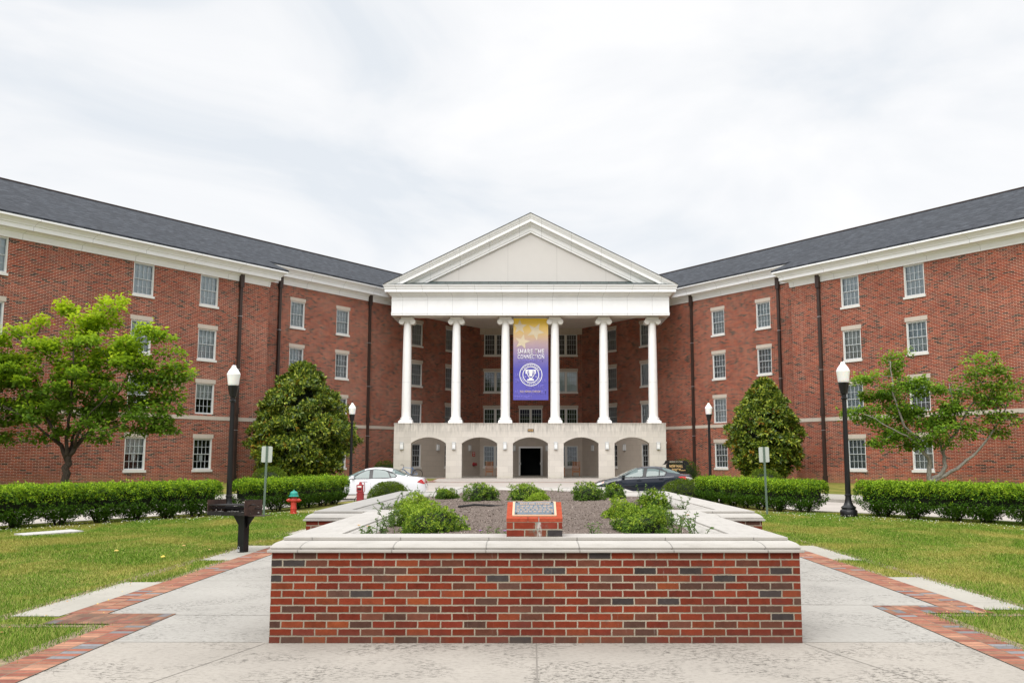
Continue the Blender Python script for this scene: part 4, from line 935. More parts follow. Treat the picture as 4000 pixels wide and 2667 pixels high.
g = .1; ys_ = np.arange(9.2, 25.1, g); xs_ = np.arange(-2.6, 2.7, g)
for y in ys_:
    for x in xs_:
        if inside(x + g / 2, y + g / 2, .58): mb.face([(x, y, mulz(x, y)), (x + g, y, mulz(x + g, y)), (x + g, y + g, mulz(x + g, y + g)), (x, y + g, mulz(x, y + g))])
mo = mb.build('mulch', M['mulch'], recalc=True, smooth=True); tag(mo, 'grey brown wood chip mulch filling the planter', 'mulch', kind='stuff')
n = 26000; P_ = np.stack([rng.uniform(-2.6, 2.7, n), 9.2 + 15.6 * rng.random(n) ** 1.25, np.zeros(n)], 1); P_ = P_[[inside(p[0], p[1], .6) for p in P_]]
P_[:, 2] = [mulz(p[0], p[1]) + .004 for p in P_]; n = len(P_); D_ = rdir(n); D_[:, 2] *= .35; N_ = rdir(n) * .5; N_[:, 2] += 1
tag(leaf_object('mulch_chips', P_, D_, N_, rng.uniform(.014, .045, n), rng.uniform(.005, .013, n), [M['chip']], np.zeros(n)), 'loose bark chips on the planter bed', 'mulch', kind='stuff')
# plinth with plaque
pl = tag(empty('plaque_plinth', (.03, 9.05, .92)), 'small sloped brick plinth with metal plaque standing on the front coping', 'plinth')
pr_ = brick('plinth_brick', 0.2032, 0.068, 0.011, [(0, (0.24, 0.045, 0.024)), (0.4, (0.20, 0.038, 0.024)), (0.75, (0.19, 0.060, 0.036)), (0.9, (0.05, 0.045, 0.046))], (0.46, 0.41, 0.32), coff=-.06, roff=.92, bumpd=.008, drip=True)
mb = MB(); y0, y1 = 8.82, 9.26; X0, X1 = -.225, .285
vs = [(X0, y0, .92), (X1, y0, .92), (X1, y1, .92), (X0, y1, .92), (X0, y0, 1.083), (X1, y0, 1.083), (X1, y1, 1.213), (X0, y1, 1.213)]
mb.idx(vs, [(0, 3, 2, 1), (4, 5, 6, 7), (0, 1, 5, 4), (1, 2, 6, 5), (2, 3, 7, 6), (3, 0, 4, 7)]); Lp = (-.03, -9.05, -.92)
mb.build('brick_base', pr_, pl, loc=Lp)
redb = plain('face_brick', (0.34, 0.068, 0.036), 0.9, var=.2, vs=40, spec=.03)
mb = MB(); sl = (1.185 - 1.055) / (y1 - y0)
xs2 = [X0 - .002, -.03, .07, X1 + .002]
for i in range(3):
    for j in range(4):
        ya, yb2 = y0 + (y1 - y0) * j / 4 - .003, y0 + (y1 - y0) * (j + 1) / 4 - .006
        a, b = xs2[i] + (.004 if i else 0), xs2[i + 1] - (.004 if i < 2 else 0)
        z_ = lambda y: 1.055 + (y - y0) * sl
        vs = [(a, ya, z_(ya) + .002), (b, ya, z_(ya) + .002), (b, yb2, z_(yb2) + .002), (a, yb2, z_(yb2) + .002), (a, ya, z_(ya) + .034), (b, ya, z_(ya) + .034), (b, yb2, z_(yb2) + .034), (a, yb2, z_(yb2) + .034)]
        mb.idx(vs, [(0, 3, 2, 1), (4, 5, 6, 7), (0, 1, 5, 4), (1, 2, 6, 5), (2, 3, 7, 6), (3, 0, 4, 7)])
mb.build('sloped_top', redb, pl, loc=Lp)
ang = math.atan(sl); pq = empty('plaque', (0, -.19, 1.055 + .036 + .03 * sl - .92 + .0), 0, pl); pq.rotation_euler = (ang, 0, 0)
mb = MB(); mb.box(-.205, .205, 0, .385, 0, .016)
q = mb.build('plaque', M['brass'], pl); q.location = (0, -.185, .1445 + .034 - .0055 + .006); q.rotation_euler = (ang, 0, 0); bpy.data.objects.remove(pq)
mb = MB(); mb.box(-.185, .185, .018, .367, .0165, .0185); mb.build('plaque_field', M['bronze'], q)
t = text_mesh('BRICK AND CAPSTONE', -.135, .145, .285, .325, 0, M['brass'], 'lettering', q, .02, .002, lambda x, z: (x, z, .0205))
mb = MB(); rr = random.Random(3)
for row in range(4):
    x = -.165; y = .235 - row * .052
    while x < .16:
        wl = rr.uniform(.018, .045); 
        for i in range(int(wl / .008)): mb.box(x + i * .008, x + i * .008 + .005, y - rr.uniform(0, .004), y + rr.uniform(.012, .02), .0186, .021)
        x += wl + .01
mb.build('worn_inscription', M['brass'], q)
mb = MB(); [mb.lathe([(.009, 0), (.009, .006), (0, .007)], 10, (x, y, .0187)) for x in (-.168, .168) for y in (.035, .35)]; mb.build('bolt', M['iron'], q)
mb = MB(); mb.tube([(-.42, 9.75, .84), (-.36, 9.6, .86), (-.26, 9.45, .85)], .02, 6); o = mb.build('drip_hose', M['rubber']); tag(o, 'short black hose end lying beside the plinth in the mulch', 'hose')
mb = MB(); mb.tube([(-1.2, 15.9, .86), (-.95, 16.15, .88), (-.65, 16.05, .87), (-.35, 16.1, .845)], .02, 6); o = mb.build('drip_hose', M['rubber']); tag(o, 'longer black drip hose curving over the mulch behind the large left shrub', 'hose')

# ================================================================== SHRUBS IN THE PLANTER
def shrub(name, loc, rx, ry, rz, n, leaf, mats, label, cat='shrub', group=None, seed=0, tip=.4, k=6, lump=.18, core=True, aspect=.45, spread=.55, flat=.25):
    e = tag(empty(name, loc), label, cat, group)
    C, O = blob_points(n, rx, ry, rz, seed, lump, flat); C[:, 2] += rz * .25
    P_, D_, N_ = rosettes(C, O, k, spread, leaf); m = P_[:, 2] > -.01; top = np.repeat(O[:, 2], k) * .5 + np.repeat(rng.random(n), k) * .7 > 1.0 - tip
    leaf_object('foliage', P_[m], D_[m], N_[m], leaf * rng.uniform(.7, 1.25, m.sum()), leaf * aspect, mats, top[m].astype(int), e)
    if core: core_mesh('twig_core', rx, ry, rz, e, (0, 0, rz * .25), seed=seed)
    return e
SM = [M['lf_shrub'], M['lf_shrubt']]
SH = 'rounded green shrubs planted in the mulch of the planter'
for i, (x, y, rx, ry, rz, tip, lab) in enumerate([
    (-1.77, 20.10, 0.23, 0.23, 0.20, 0.25, 'small low shrub at the back left corner of the planter bed'),
    (-0.97, 18.75, 0.33, 0.33, 0.31, 0.20, 'large dark green shrub at the back of the planter left of the plaque'),
    (-0.10, 19.15, 0.38, 0.38, 0.29, 0.50, 'round shrub straight behind the plaque plinth in the planter'),
    (0.13, 18.55, 0.21, 0.21, 0.16, 0.85, 'bright yellow green low shrub right behind the plaque plinth'),
    (1.14, 19.30, 0.32, 0.32, 0.29, 0.20, 'large dark green shrub at the back of the planter right of the plaque'),
    (1.78, 20.60, 0.22, 0.22, 0.22, 0.20, 'smaller dark shrub beside the back right shrub of the planter'),
    (-1.68, 13.90, 0.25, 0.25, 0.22, 0.60, 'light green shrub behind the biggest shrub on the left of the planter'),
    (-1.10, 10.75, 0.35, 0.35, 0.24, 0.50, 'biggest front shrub on the left side of the planter'),
    (-1.42, 11.70, 0.25, 0.25, 0.22, 0.55, 'light shrub wedged against the left front coping behind the biggest one'),
    (1.27, 13.35, 0.25, 0.25, 0.20, 0.75, 'yellow green shrub with a low trailing sprig on the right of the planter'),
    (1.84, 14.45, 0.24, 0.24, 0.25, 0.30, 'mid green shrub near the right inner corner of the planter'),
    (1.24, 10.75, 0.33, 0.33, 0.22, 0.35, 'biggest front shrub on the right side of the planter'),
    (1.48, 11.70, 0.23, 0.23, 0.22, 0.30, 'dark shrub wedged behind the biggest one on the right')]):
    big = y < 13; lf = .030 if big else .038
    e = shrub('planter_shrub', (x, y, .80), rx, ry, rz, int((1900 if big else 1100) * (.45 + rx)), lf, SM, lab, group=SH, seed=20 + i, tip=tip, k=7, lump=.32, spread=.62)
def weed(loc, h, n, seed, label, flower=None):
    r_ = random.Random(seed); e = tag(empty('flowering_plant', loc), label, 'plant', 'straggly flowering plants along the planter coping'); st = MB(); P_ = []; D_ = []; F = []
    for s in range(n):
        a = r_.uniform(0, 6.28); rr = r_.uniform(.0, .16); hh = h * r_.uniform(.4, .85); x0, y0 = rr * math.cos(a), rr * math.sin(a); lx, ly = r_.uniform(-.55, .55) * hh, r_.uniform(-.5, .5) * hh
        pts = [(x0 + lx * t * t, y0 + ly * t * t, hh * t) for t in (0, .35, .7, 1)]; st.tube(pts, [.006, .005, .004, .002], 4)
        for j in range(int(hh / .028)):
            t = (j + 1) / (hh / .028); p = (x0 + lx * t * t, y0 + ly * t * t, hh * t)
            for q in range(3):
                if r_.random() < .72: b = r_.uniform(0, 6.28); P_.append((p[0], p[1], p[2] + r_.uniform(-.01, .01))); D_.append((math.cos(b), math.sin(b), r_.uniform(-.5, .7)))
        F.append((x0 + lx, y0 + ly, hh))
    st.build('stems', M['lf_weed'], e); n_ = len(P_); leaf_object('foliage', np.array(P_), np.array(D_), np.tile([0, -.3, 1.0], (n_, 1)) + rdir(n_) * .7, rng.uniform(.025, .065, n_), .026, [M['lf_weed']], np.zeros(n_), e)
    if flower:
        fm = MB()
        for f in F[:2]:
            for q in range(7): a = q * .9; fm.face([(f[0], f[1], f[2]), (f[0] + .022 * math.cos(a), f[1] + .022 * math.sin(a), f[2] + .008), (f[0] + .022 * math.cos(a + .7), f[1] + .022 * math.sin(a + .7), f[2] + .008)])
        fm.build('flower', plain('petal_' + str(seed), flower, .5), e)
for i, (x, y, h, n, lab, fl) in enumerate([
    (-1.62, 9.55, .24, 7, 'leafy weed with an orange flower in the near left corner of the planter', (.8, .4, .02)), (-1.58, 10.3, .30, 6, 'tall leafy weed beside the left front coping', None), (-1.66, 11.3, .36, 5, 'weed standing between the left coping and the big left shrubs', None),
    (-2.2, 14.8, .26, 5, 'small weed beside the left coping of the middle bed', None), (-2.25, 16.6, .40, 5, 'taller weed against the left coping of the middle bed', None), (-2.1, 18.2, .42, 6, 'tall weed near the back left coping of the middle bed', None), (-2.0, 20.4, .34, 5, 'weed at the far left corner of the middle bed', None),
    (-.36, 9.75, .22, 5, 'pink purple flowering weed just left of the plinth', (.45, .12, .6)), (.62, 9.65, .22, 4, 'slender weed just right of the plinth', None),
    (1.60, 9.6, .33, 5, 'tall nodding weed in the near right corner of the planter', None), (1.62, 10.3, .34, 6, 'weed with an orange flower beside the right front coping', (.75, .35, .03)), (1.66, 11.4, .36, 5, 'weed between the right coping and the shrubs', None),
    (2.35, 14.9, .34, 5, 'weed beside the right coping of the middle bed', None), (2.3, 16.4, .40, 5, 'purple flowering weed further along the right coping', (.42, .25, .65)), (2.2, 18.6, .44, 6, 'tall dark weed near the far right coping', None), (1.7, 20.8, .40, 4, 'pair of thin upright weeds at the far right corner', None), (.62, 23.6, .30, 4, 'lone thin weed at the far coping behind the planter', None)]):
    weed((x, y, .81), h, n, 50 + i, lab, fl)

# ================================================================== HEDGES
def hedge(name, path, width, height, label, group, seed, pitch=1.15, dens=2600, vase=True, mats=None, leaf=.055, tipf=.8, trunks=True):
    r_ = np.random.default_rng(seed); pts = [Vector((*p, 0)) for p in path]; seg = [(b - a).length for a, b in zip(pts, pts[1:])]; L = sum(seg)
    e = tag(empty(name, (path[0][0], path[0][1], 0)), label, 'hedge', group); o = pts[0]
    def at(s):
        s = max(0, min(L - 1e-6, s))
        for a, b, l in zip(pts, pts[1:], seg):
            if s <= l: d = (b - a) / l; return a + d * s, d
            s -= l
        return pts[-1], (pts[-1] - pts[-2]).normalized()
    nt = max(1, round(L / pitch)); tx = [(i + .5) * L / nt + r_.uniform(-.12, .12) for i in range(nt)]
    n = int(dens * L); s = r_.uniform(-.25, L + .25, n); ph = r_.uniform(0, 2 * math.pi, n)
    c, q = np.cos(ph), np.sin(ph); ee = .55                       # super-ellipse section
    sx = np.sign(c) * np.abs(c) ** ee; sz = np.sign(q) * np.abs(q) ** ee
    rad = 1 - r_.random(n) ** 2.0 * .45
    dn = np.min(np.abs(s[:, None] - np.array(tx)[None, :]), 1); lum = 1 + .07 * np.sin(s * 5.3 + 3 * sx) + .05 * np.sin(s * 11 + 5 * sz + 2) - .05 * (dn / (pitch / 2))
    endf = np.clip(np.minimum(s + .25, L + .25 - s) / .35, 0.05, 1) ** .5
    hw = width / 2 * sx * rad * lum * endf; zc = height * .56; zz = zc + (height * .44) * sz * rad * (lum * .5 + .5) * endf ** .6
    zz = np.where(sz < 0, zc + (height * .50) * sz * rad, zz)
    low = np.clip((zz - .04) / (height * .42), 0, 1)
    if vase:
        keep = dn < (.13 + .62 * low); keep &= r_.random(n) < .22 + .95 * low; hw = hw * (.40 + .60 * low)
    else: keep = zz > .02
    C = []; O = []
    for i in np.where(keep)[0]:
        p, d = at(s[i]); nrm = Vector((d.y, -d.x, 0)); pos = p + nrm * hw[i] - o; C.append((pos.x + d.x * (min(0, s[i]) + max(0, s[i] - L)), pos.y + d.y * (min(0, s[i]) + max(0, s[i] - L)), zz[i])); v = nrm * sx[i] + Vector((0, 0, sz[i])) ; O.append(v.normalized())
    C = np.array(C); O = np.array(O); k_ = 4; up_ = r_.random(len(C)) < .05; C[up_ & (C[:, 2] > height * .8), 2] += r_.uniform(.02, .11, (up_ & (C[:, 2] > height * .8)).sum())
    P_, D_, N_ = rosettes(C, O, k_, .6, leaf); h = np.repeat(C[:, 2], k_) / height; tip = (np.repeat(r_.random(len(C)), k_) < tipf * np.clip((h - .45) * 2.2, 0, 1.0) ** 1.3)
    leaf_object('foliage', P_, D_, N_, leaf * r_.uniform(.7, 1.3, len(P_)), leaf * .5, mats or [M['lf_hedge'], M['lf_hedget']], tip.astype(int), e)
    mb = MB(); pr = [(-width * .30, height * .45), (-width * .33, height * .78), (0, height * .84), (width * .33, height * .78), (width * .30, height * .45), (0, height * .40), (-width * .30, height * .45)]
    pl2 = [(p.x - o.x, p.y - o.y) for p in [at(.2)[0]] + pts[1:-1] + [at(L - .2)[0]]]; mb.sweep(pr, pl2); mb.build('twig_core', M['core'], e)
    if trunks:
        for t in tx:
            p, d = at(t); mb = MB()
            for j in range(6):
                a = r_.uniform(0, 6.28); rr = r_.uniform(.12, .34); b = Vector((p.x - o.x + .06 * math.cos(a), p.y - o.y + .06 * math.sin(a), -.1)); c_ = b + Vector((rr * math.cos(a) * .5, rr * math.sin(a) * .5, height * .28)); f = b + Vector((rr * math.cos(a), rr * math.sin(a), height * .6)); mb.tube([b, c_, f], [.032, .024, .012], 5)
            mb.build('stem', M['bark'], e)
    return e
HG = 'clipped hedges between the lawns and the drive'
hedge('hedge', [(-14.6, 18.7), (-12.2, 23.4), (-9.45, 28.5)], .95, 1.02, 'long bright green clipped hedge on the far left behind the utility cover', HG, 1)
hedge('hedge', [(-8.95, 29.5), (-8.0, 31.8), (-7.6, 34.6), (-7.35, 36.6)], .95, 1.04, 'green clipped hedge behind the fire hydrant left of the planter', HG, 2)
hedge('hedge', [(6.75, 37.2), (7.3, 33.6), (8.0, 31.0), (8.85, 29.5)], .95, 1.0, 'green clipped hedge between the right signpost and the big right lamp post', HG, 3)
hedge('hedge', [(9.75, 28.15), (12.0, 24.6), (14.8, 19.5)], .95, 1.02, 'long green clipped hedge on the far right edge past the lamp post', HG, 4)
YM = [M['lf_yew'], M['lf_hedget']]
def yew(loc, rx, ry, rz, label, seed, dark=False, n=5200, leaf=.06): return shrub('clipped_bush', loc, rx, ry, rz, n, leaf, [M['lf_yewd'] if dark else M['lf_yew'], M['lf_yew']], label, 'bush', seed=seed, tip=.25, k=4, lump=.05, spread=.4, aspect=.25, flat=.6)
yew((-5.75, 38.6, 0.0), .80, .75, .62, 'low clipped box bush between the red standpipe and the white car wheel', 1)
yew((6.1, 37.9, 0.0), 1.05, .8, .72, 'domed light green clipped bush in front of the black car tail', 2)
yew((-10.4, 68.3, .3), 1.05, .9, 1.05, 'dark round bush against the brick wall behind the white car roof', 3, True, 2600, .08)
yew((10.6, 67.0, .3), 1.25, 1.0, 1.15, 'dark green round bush behind the hall name sign', 4, True, 2600, .08)
yew((-13.3, 48.6, .15), 1.0, .9, .92, 'small green bush with a brown patch in front of the left magnolia', 5, False, 2600, .08)
yew((11.9, 48.6, .15), .9, .9, .85, 'small green bush in front of the right magnolia', 6, False, 2600, .08)

# ================================================================== TREES
def magnolia(loc, h, r, label, seed):
    r_ = np.random.default_rng(seed); e = tag(empty('magnolia_tree', loc), label, 'tree'); nb = 120; CC = []; OO = []
    for i in range(nb):
        t = ((i + r_.random()) / nb) ** 1.12; a = i * 2.399 + r_.uniform(-.3, .3); z = .55 + (h - .75) * t; pr = float(np.interp(t, [0, .08, .22, .42, .62, .8, .93, 1], [.50, .74, .95, 1.0, .80, .52, .26, .05]))
        br = r * (.34 - .15 * t) * r_.uniform(.6, 1.3); rad = max(0, r * pr * r_.uniform(.82, 1.12) - br * .55); c = np.array([rad * math.cos(a), rad * math.sin(a), z]); m = int(30 * (br / .7) ** 1.5) + 8
        d = rdir(m); d[:, 2] = np.abs(d[:, 2]) * .9 - .15; q = (1 - r_.random(m) ** 2 * .35)[:, None]; CC.append(c + d * q * np.array([br, br, br * .62])); o = d * .8 + np.array([math.cos(a), math.sin(a), .35]) * .5; OO.append(o / np.linalg.norm(o, axis=1, keepdims=True))
    C = np.concatenate(CC); O = np.concatenate(OO); P_, D_, N_ = rosettes(C, O, 9, .58, .2); old = np.repeat(r_.random(len(C)), 9) < .03
    leaf_object('crown', P_, D_, N_, .25 * r_.uniform(.7, 1.2, len(P_)), .095, [M['lf_mag'], M['lf_magy']], old.astype(int), e)
    mb = MB(); mb.lathe([(r * .05, .8), (r * .55, .9), (r * .60, h * .25), (r * .50, h * .42), (r * .34, h * .62), (r * .14, h * .82), (.02, h * .92)], 14); mb.build('inner_twigs', M['core'], e, smooth=True)
    mb = MB(); mb.tube([(0, 0, -.1), (.05, 0, .6), (0, .05, h * .5)], [.16, .13, .05], 8); mb.build('trunk', M['bark'], e)
magnolia((-13.4, 55.5, .25), 7.0, 2.85, 'dark glossy magnolia tree left of the portico, taller of the two', 11)
magnolia((13.65, 55.5, .25), 6.15, 2.0, 'dark glossy magnolia tree right of the portico, smaller of the two', 12)

def unproj(u, v, Y):
    r = ((u * 1.7007 - 2075) / 3700, (1333 - v * 1.7007) / 3700); c, s = math.cos(PITCH), math.sin(PITCH); d = (r[0], c - s * r[1], s + c * r[1]); t = Y / d[1]
    return np.array([d[0] * t, Y, 1.61 + d[2] * t])
def tree(name, base, limbs, clusters, label, mats, seed, leafL, nper, rad, trunk_r, bmat, tipf, flat=.5, aspect=.62):
    """limbs: list of lists of points (relative); clusters (N,3) relative foliage spray centres"""
    r_ = np.random.default_rng(seed); e = tag(empty(name, base), label, 'tree'); mb = MB(); nodes = []
    for pts, r0, r1 in limbs:
        P = [np.array(p, float) for p in pts]; path = []
        for a, b in zip(P, P[1:]):
            for t in np.linspace(0, 1, 5)[:-1]: path.append(a + (b - a) * t)
        path.append(P[-1]); path = [p + (r_.normal(size=3) * .035 if 0 < i < len(path) - 1 else 0) for i, p in enumerate(path)]
        m = len(path); rr = [r0 + (r1 - r0) * (i / (m - 1)) ** .8 for i in range(m)]; mb.tube(path, rr, 8); nodes += [(p, q) for p, q in zip(path[max(1, m // 4):], rr[max(1, m // 4):])]
    tw = mb; N = [n_[0] for n_ in nodes]
    order = np.argsort([min(np.linalg.norm(c - q) for q in N) for c in clusters])
    for i in order:
        c = clusters[i]; arr = np.array(N); d = np.linalg.norm(arr - c, axis=1) + np.maximum(0, arr[:, 2] - c[2]) * .8; j = int(np.argmin(d)); a = arr[j]
        mid = (a + c) / 2 + np.array([0, 0, -.08 * d[j]]) + r_.normal(size=3) * .04; dd = min(1.5, d[j]); tw.tube([a, mid, c], [.012 + .012 * dd, .010 + .005 * dd, .005], 5); N.append(mid); N.append(c)
    tw.build('trunk', bmat, e, smooth=True)
    n = len(clusters) * nper; C = np.repeat(clusters, nper, 0); R_ = np.repeat(rad * r_.uniform(.65, 1.25, len(clusters)), nper); a = r_.uniform(0, 2 * math.pi, n); q = np.sqrt(r_.random(n)) * R_
    dirc = clusters[:, :2] + r_.normal(size=(len(clusters), 2)) * 1.0; dirc /= np.linalg.norm(dirc, axis=1, keepdims=True) + 1e-6; dx_ = np.repeat(dirc, nper, 0); ua, va = q * np.cos(a) * 1.15, q * np.sin(a) * .75
    off = np.stack([ua * dx_[:, 0] - va * dx_[:, 1], ua * dx_[:, 1] + va * dx_[:, 0], r_.normal(size=n) * R_ * flat * .32 - .12 * q * q / R_], 1); P_ = C + off
    D_ = np.stack([np.cos(a), np.sin(a), r_.normal(size=n) * .3 - .15], 1) + r_.normal(size=(n, 3)) * .45; N_ = r_.normal(size=(n, 3)) * .38; N_[:, 2] += 1
    tv = tipf(P_) + np.repeat(r_.uniform(-.16, .16, len(clusters)), nper) + r_.uniform(-.12, .12, n) + .10 * off[:, 2] / (R_ * flat * .32); mi = np.clip(np.floor(tv * len(mats)), 0, len(mats) - 1).astype(int); leaf_object('crown', P_, D_, N_, leafL * r_.uniform(.6, 1.25, n), leafL * aspect, mats, mi, e); return e  # leaf tone steps from dark to bright with height in crown and spray
# left tree: full rounded crown
def fill(shapes, n, seed, base, Y):
    r_ = np.random.default_rng(seed); out = []; tot = sum(s[2] * s[3] for s in shapes)
    for (u, v, a, b) in shapes:
        m = max(2, int(n * a * b / tot))
        for i in range(m):
            d = r_.normal(size=3); d /= np.linalg.norm(d); d *= r_.random() ** (1 / 2.2); sc = Y / 3700 * 1.7007; c = unproj(u, v, Y); out.append(c + np.array([d[0] * a * sc, d[1] * max(a, b) * sc * .95, d[2] * b * sc]) - base)
    return np.array(out)
TB = np.array([-20.2, 41.5, .15]); TY = 41.5
sh = [(30, 820, 95, 70), (110, 870, 120, 100), (230, 860, 130, 105), (150, 780, 90, 65), (245, 745, 60, 45), (300, 790, 75, 50), (330, 870, 85, 65), (60, 930, 110, 70), (250, 940, 110, 55), (340, 930, 60, 45), (-60, 880, 110, 110), (150, 960, 110, 45), (362, 840, 36, 36), (200, 730, 40, 30), (20, 985, 70, 25), (370, 975, 30, 18), (-20, 790, 60, 50), (345, 770, 40, 25)]
cl = fill(sh, 165, 5, TB, TY); cl = np.concatenate([cl, np.array([unproj(u, v, TY + dy) - TB for u, v, dy in ((145, 700, 0), (158, 712, .3), (262, 688, .2), (255, 705, 0), (222, 716, -.3), (95, 735, 0), (60, 752, .5), (30, 760, -.4), (330, 752, .3), (372, 775, 0), (388, 806, .2), (398, 838, -.2), (408, 852, 0), (385, 905, .2), (395, 940, 0), (380, 985, .2), (350, 968, -.4), (310, 985, 0), (10, 1000, .5), (80, 1000, -.6), (250, 985, -1.2), (225, 1005, -1.0))])])
limbs = [([(0, 0, -.2), (.02, 0, .9), (.05, .02, 1.7)], .19, .15), ([(0, 0, 1.55), (-.45, .1, 2.3), (-1.1, .3, 3.3), (-1.9, .5, 5.2)], .11, .035), ([(0, 0, 1.6), (.05, -.2, 2.6), (.25, -.4, 3.9), (.3, -.6, 6.2)], .10, .03), ([(.03, 0, 1.65), (.7, .1, 2.5), (1.3, .2, 3.2), (2.1, .2, 4.6), (2.6, .3, 6)], .12, .03),
         ([(.3, .05, 2.0), (.8, -.6, 3.0), (2.2, -1.3, 4.2)], .07, .025), ([(-.3, .1, 2.1), (-1.2, -.8, 3.1), (-3.0, -1.2, 4.2)], .07, .025), ([(0, .1, 1.8), (0, 1.0, 3.2), (.4, 2.2, 5.0)], .08, .03)]
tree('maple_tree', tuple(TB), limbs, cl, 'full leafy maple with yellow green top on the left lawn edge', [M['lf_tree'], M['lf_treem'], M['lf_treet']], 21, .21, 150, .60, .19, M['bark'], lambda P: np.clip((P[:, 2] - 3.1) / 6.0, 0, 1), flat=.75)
TB2 = np.array([18.15, 43.5, .15]); TY2 = 43.5
pc = [(2050, 815, 22, 14), (2065, 845, 26, 16), (1990, 868, 38, 18), (2090, 875, 50, 20), (2030, 905, 60, 25), (2140, 890, 40, 18), (1955, 940, 32, 10), (2010, 950, 55, 25), (2085, 945, 60, 28), (2120, 985, 70, 28), (2050, 1000, 60, 22), (2110, 1020, 45, 12), (2250, 825, 26, 14), (2235, 860, 26, 20), (2290, 850, 30, 16), (2320, 880, 34, 16), (2270, 910, 50, 30), (2200, 930, 40, 26), (2290, 955, 45, 14), (2170, 960, 40, 25), (2220, 985, 34, 16), (2300, 995, 30, 10), (2008, 1018, 12, 6), (2200, 890, 25, 14), (2160, 1010, 30, 16)]
cl2 = fill(pc, 200, 9, TB2, TY2)
def rp(u, v, dy=0): return tuple(unproj(u, v, TY2 + dy) - TB2)
limbs = [([(0, 0, -.2), (0.02, 0, .35), (.05, 0, .6)], .17, .15), ([(0, 0, .45), rp(2132, 1060), rp(2112, 1020, -.3), rp(2080, 980, -.5), rp(2050, 900, -.6), rp(2045, 830, -.6)], .12, .02), ([(0.05, 0, .5), rp(2170, 1070), rp(2168, 1030, .3), rp(2195, 990, .5), rp(2235, 920, .6), rp(2245, 840, .6)], .12, .02), ([(.05, 0, .45), rp(2200, 1075), rp(2245, 1035, .1), rp(2300, 960, 0), rp(2335, 880, .1)], .10, .02), ([rp(2168, 1040, .2), rp(2150, 1000, .8), rp(2130, 930, 1.2)], .06, .02), ([rp(2112, 1020, -.3), rp(2070, 995, -1.0), rp(1985, 950, -1.2)], .05, .015), ([rp(2195, 990, .5), rp(2190, 940, -.2), rp(2180, 880, -.3)], .05, .015)]
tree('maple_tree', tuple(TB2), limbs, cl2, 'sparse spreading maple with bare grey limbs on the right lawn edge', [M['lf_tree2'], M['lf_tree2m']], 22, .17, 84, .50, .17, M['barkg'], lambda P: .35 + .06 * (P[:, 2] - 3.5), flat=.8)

# tall trees behind the viewer: never in frame, seen mirrored in the panes and cars
def back_tree(x, y, h, r, seed, label):
    r_ = np.random.default_rng(seed); e = tag(empty('tall_tree', (x, y, 0)), label, 'tree', 'tall trees behind the viewer')
    d = rdir(1500); d[:, 2] = np.where(d[:, 2] < -.5, -d[:, 2], d[:, 2]); q = (1 + .22 * np.sin(d @ np.array([4., 3, 5]) + seed))[:, None]; C = d * q * (1 - r_.random((1500, 1)) ** 2 * .6) * np.array([r, r, h * .40]) + np.array([0, 0, h * .58]); N_ = rdir(1500) * .6 + d
    leaf_object('crown', C, rdir(1500), N_, r_.uniform(.9, 1.8, 1500), .9, [M['lf_hedge']], np.zeros(1500), e)
    mb = MB(); mb.tube([(0, 0, -.3), (.1, 0, h * .3), (0, .2, h * .75)], [.45, .32, .1], 8); mb.build('trunk', M['bark'], e)
for i, (x, y, h, r_0) in enumerate([(-26, -38, 17, 6), (-15, -45, 20, 7), (-4.5, -40, 18.5, 5.5), (6.5, -47, 19, 6), (17, -39, 16, 6), (28, -43, 19, 7)]): back_tree(x, y, h, r_0, 70 + i, 'tall leafy tree behind the viewer seen only mirrored in window glass')

# ================================================================== LAMPS
def lamp_proto():
    e = empty('lamp_post', (0, 0, 0)); mb = MB()
    mb.lathe([(.24, 0), (.245, .02), (.245, .17), (.225, .20), (.20, .215), (.19, .235), (.215, .26), (.21, .28), (.14, .34), (.105, .42), (.088, .52), (.083, .60)], 24)
    mb.lathe([(.10, .60), (.10, .64), (.09, .65)], 20); base = mb.build('base', M['black'], e, smooth=True, auto=35)
    mb = MB(); mb.lathe([(.082, .62), (.080, 1.0), (.064, 3.42)], 32, flute=.10, nf=12); mb.build('pole', M['black'], e)
    mb = MB(); mb.lathe([(.085, 3.40), (.095, 3.42), (.095, 3.45), (.075, 3.47), (.075, 3.55), (.10, 3.57), (.115, 3.66), (.145, 3.80), (.15, 3.86), (.155, 3.87), (.155, 3.90), (0, 3.90)], 24); mb.build('lamp_holder', M['black'], e, smooth=True, auto=35)
    mb = MB(); mb.lathe([(.14, 3.90), (.158, 3.93), (.165, 3.97), (.18, 4.12), (.198, 4.22), (.203, 4.25), (.192, 4.265), (.182, 4.28), (.160, 4.33), (.125, 4.385), (.115, 4.39), (.10, 4.41), (.078, 4.44), (.072, 4.45), (.070, 4.49), (.035, 4.515), (0, 4.52)], 28); mb.build('lamp_globe', M['lampglass'], e, smooth=True, auto=50)
    mb = MB(); mb.lathe([(.014, 4.51), (.012, 4.60), (.026, 4.61), (.024, 4.625), (.008, 4.64), (.003, 4.70)], 8); mb.build('finial', M['black'], e); return e
lp = lamp_proto(); LG = 'black post lamps with white globes'
for i, (x, y, z, sc, lab) in enumerate([(9.22, 27.9, 0, 1, 'nearer black post lamp on the right standing in the gap of the hedge'), (-8.95, 28.4, -.05, 1, 'nearer black post lamp on the left behind the barbecue grill'), (-9.68, 51.3, .2, 1, 'distant black post lamp between the left magnolia and the portico'), (9.6, 51.3, .2, 1, 'distant black post lamp right of the portico near the hall sign')]):
    o = lp if i == 0 else copy_tree(lp); o.location = (x, y, z); tag(o, lab, 'lamp post', LG)

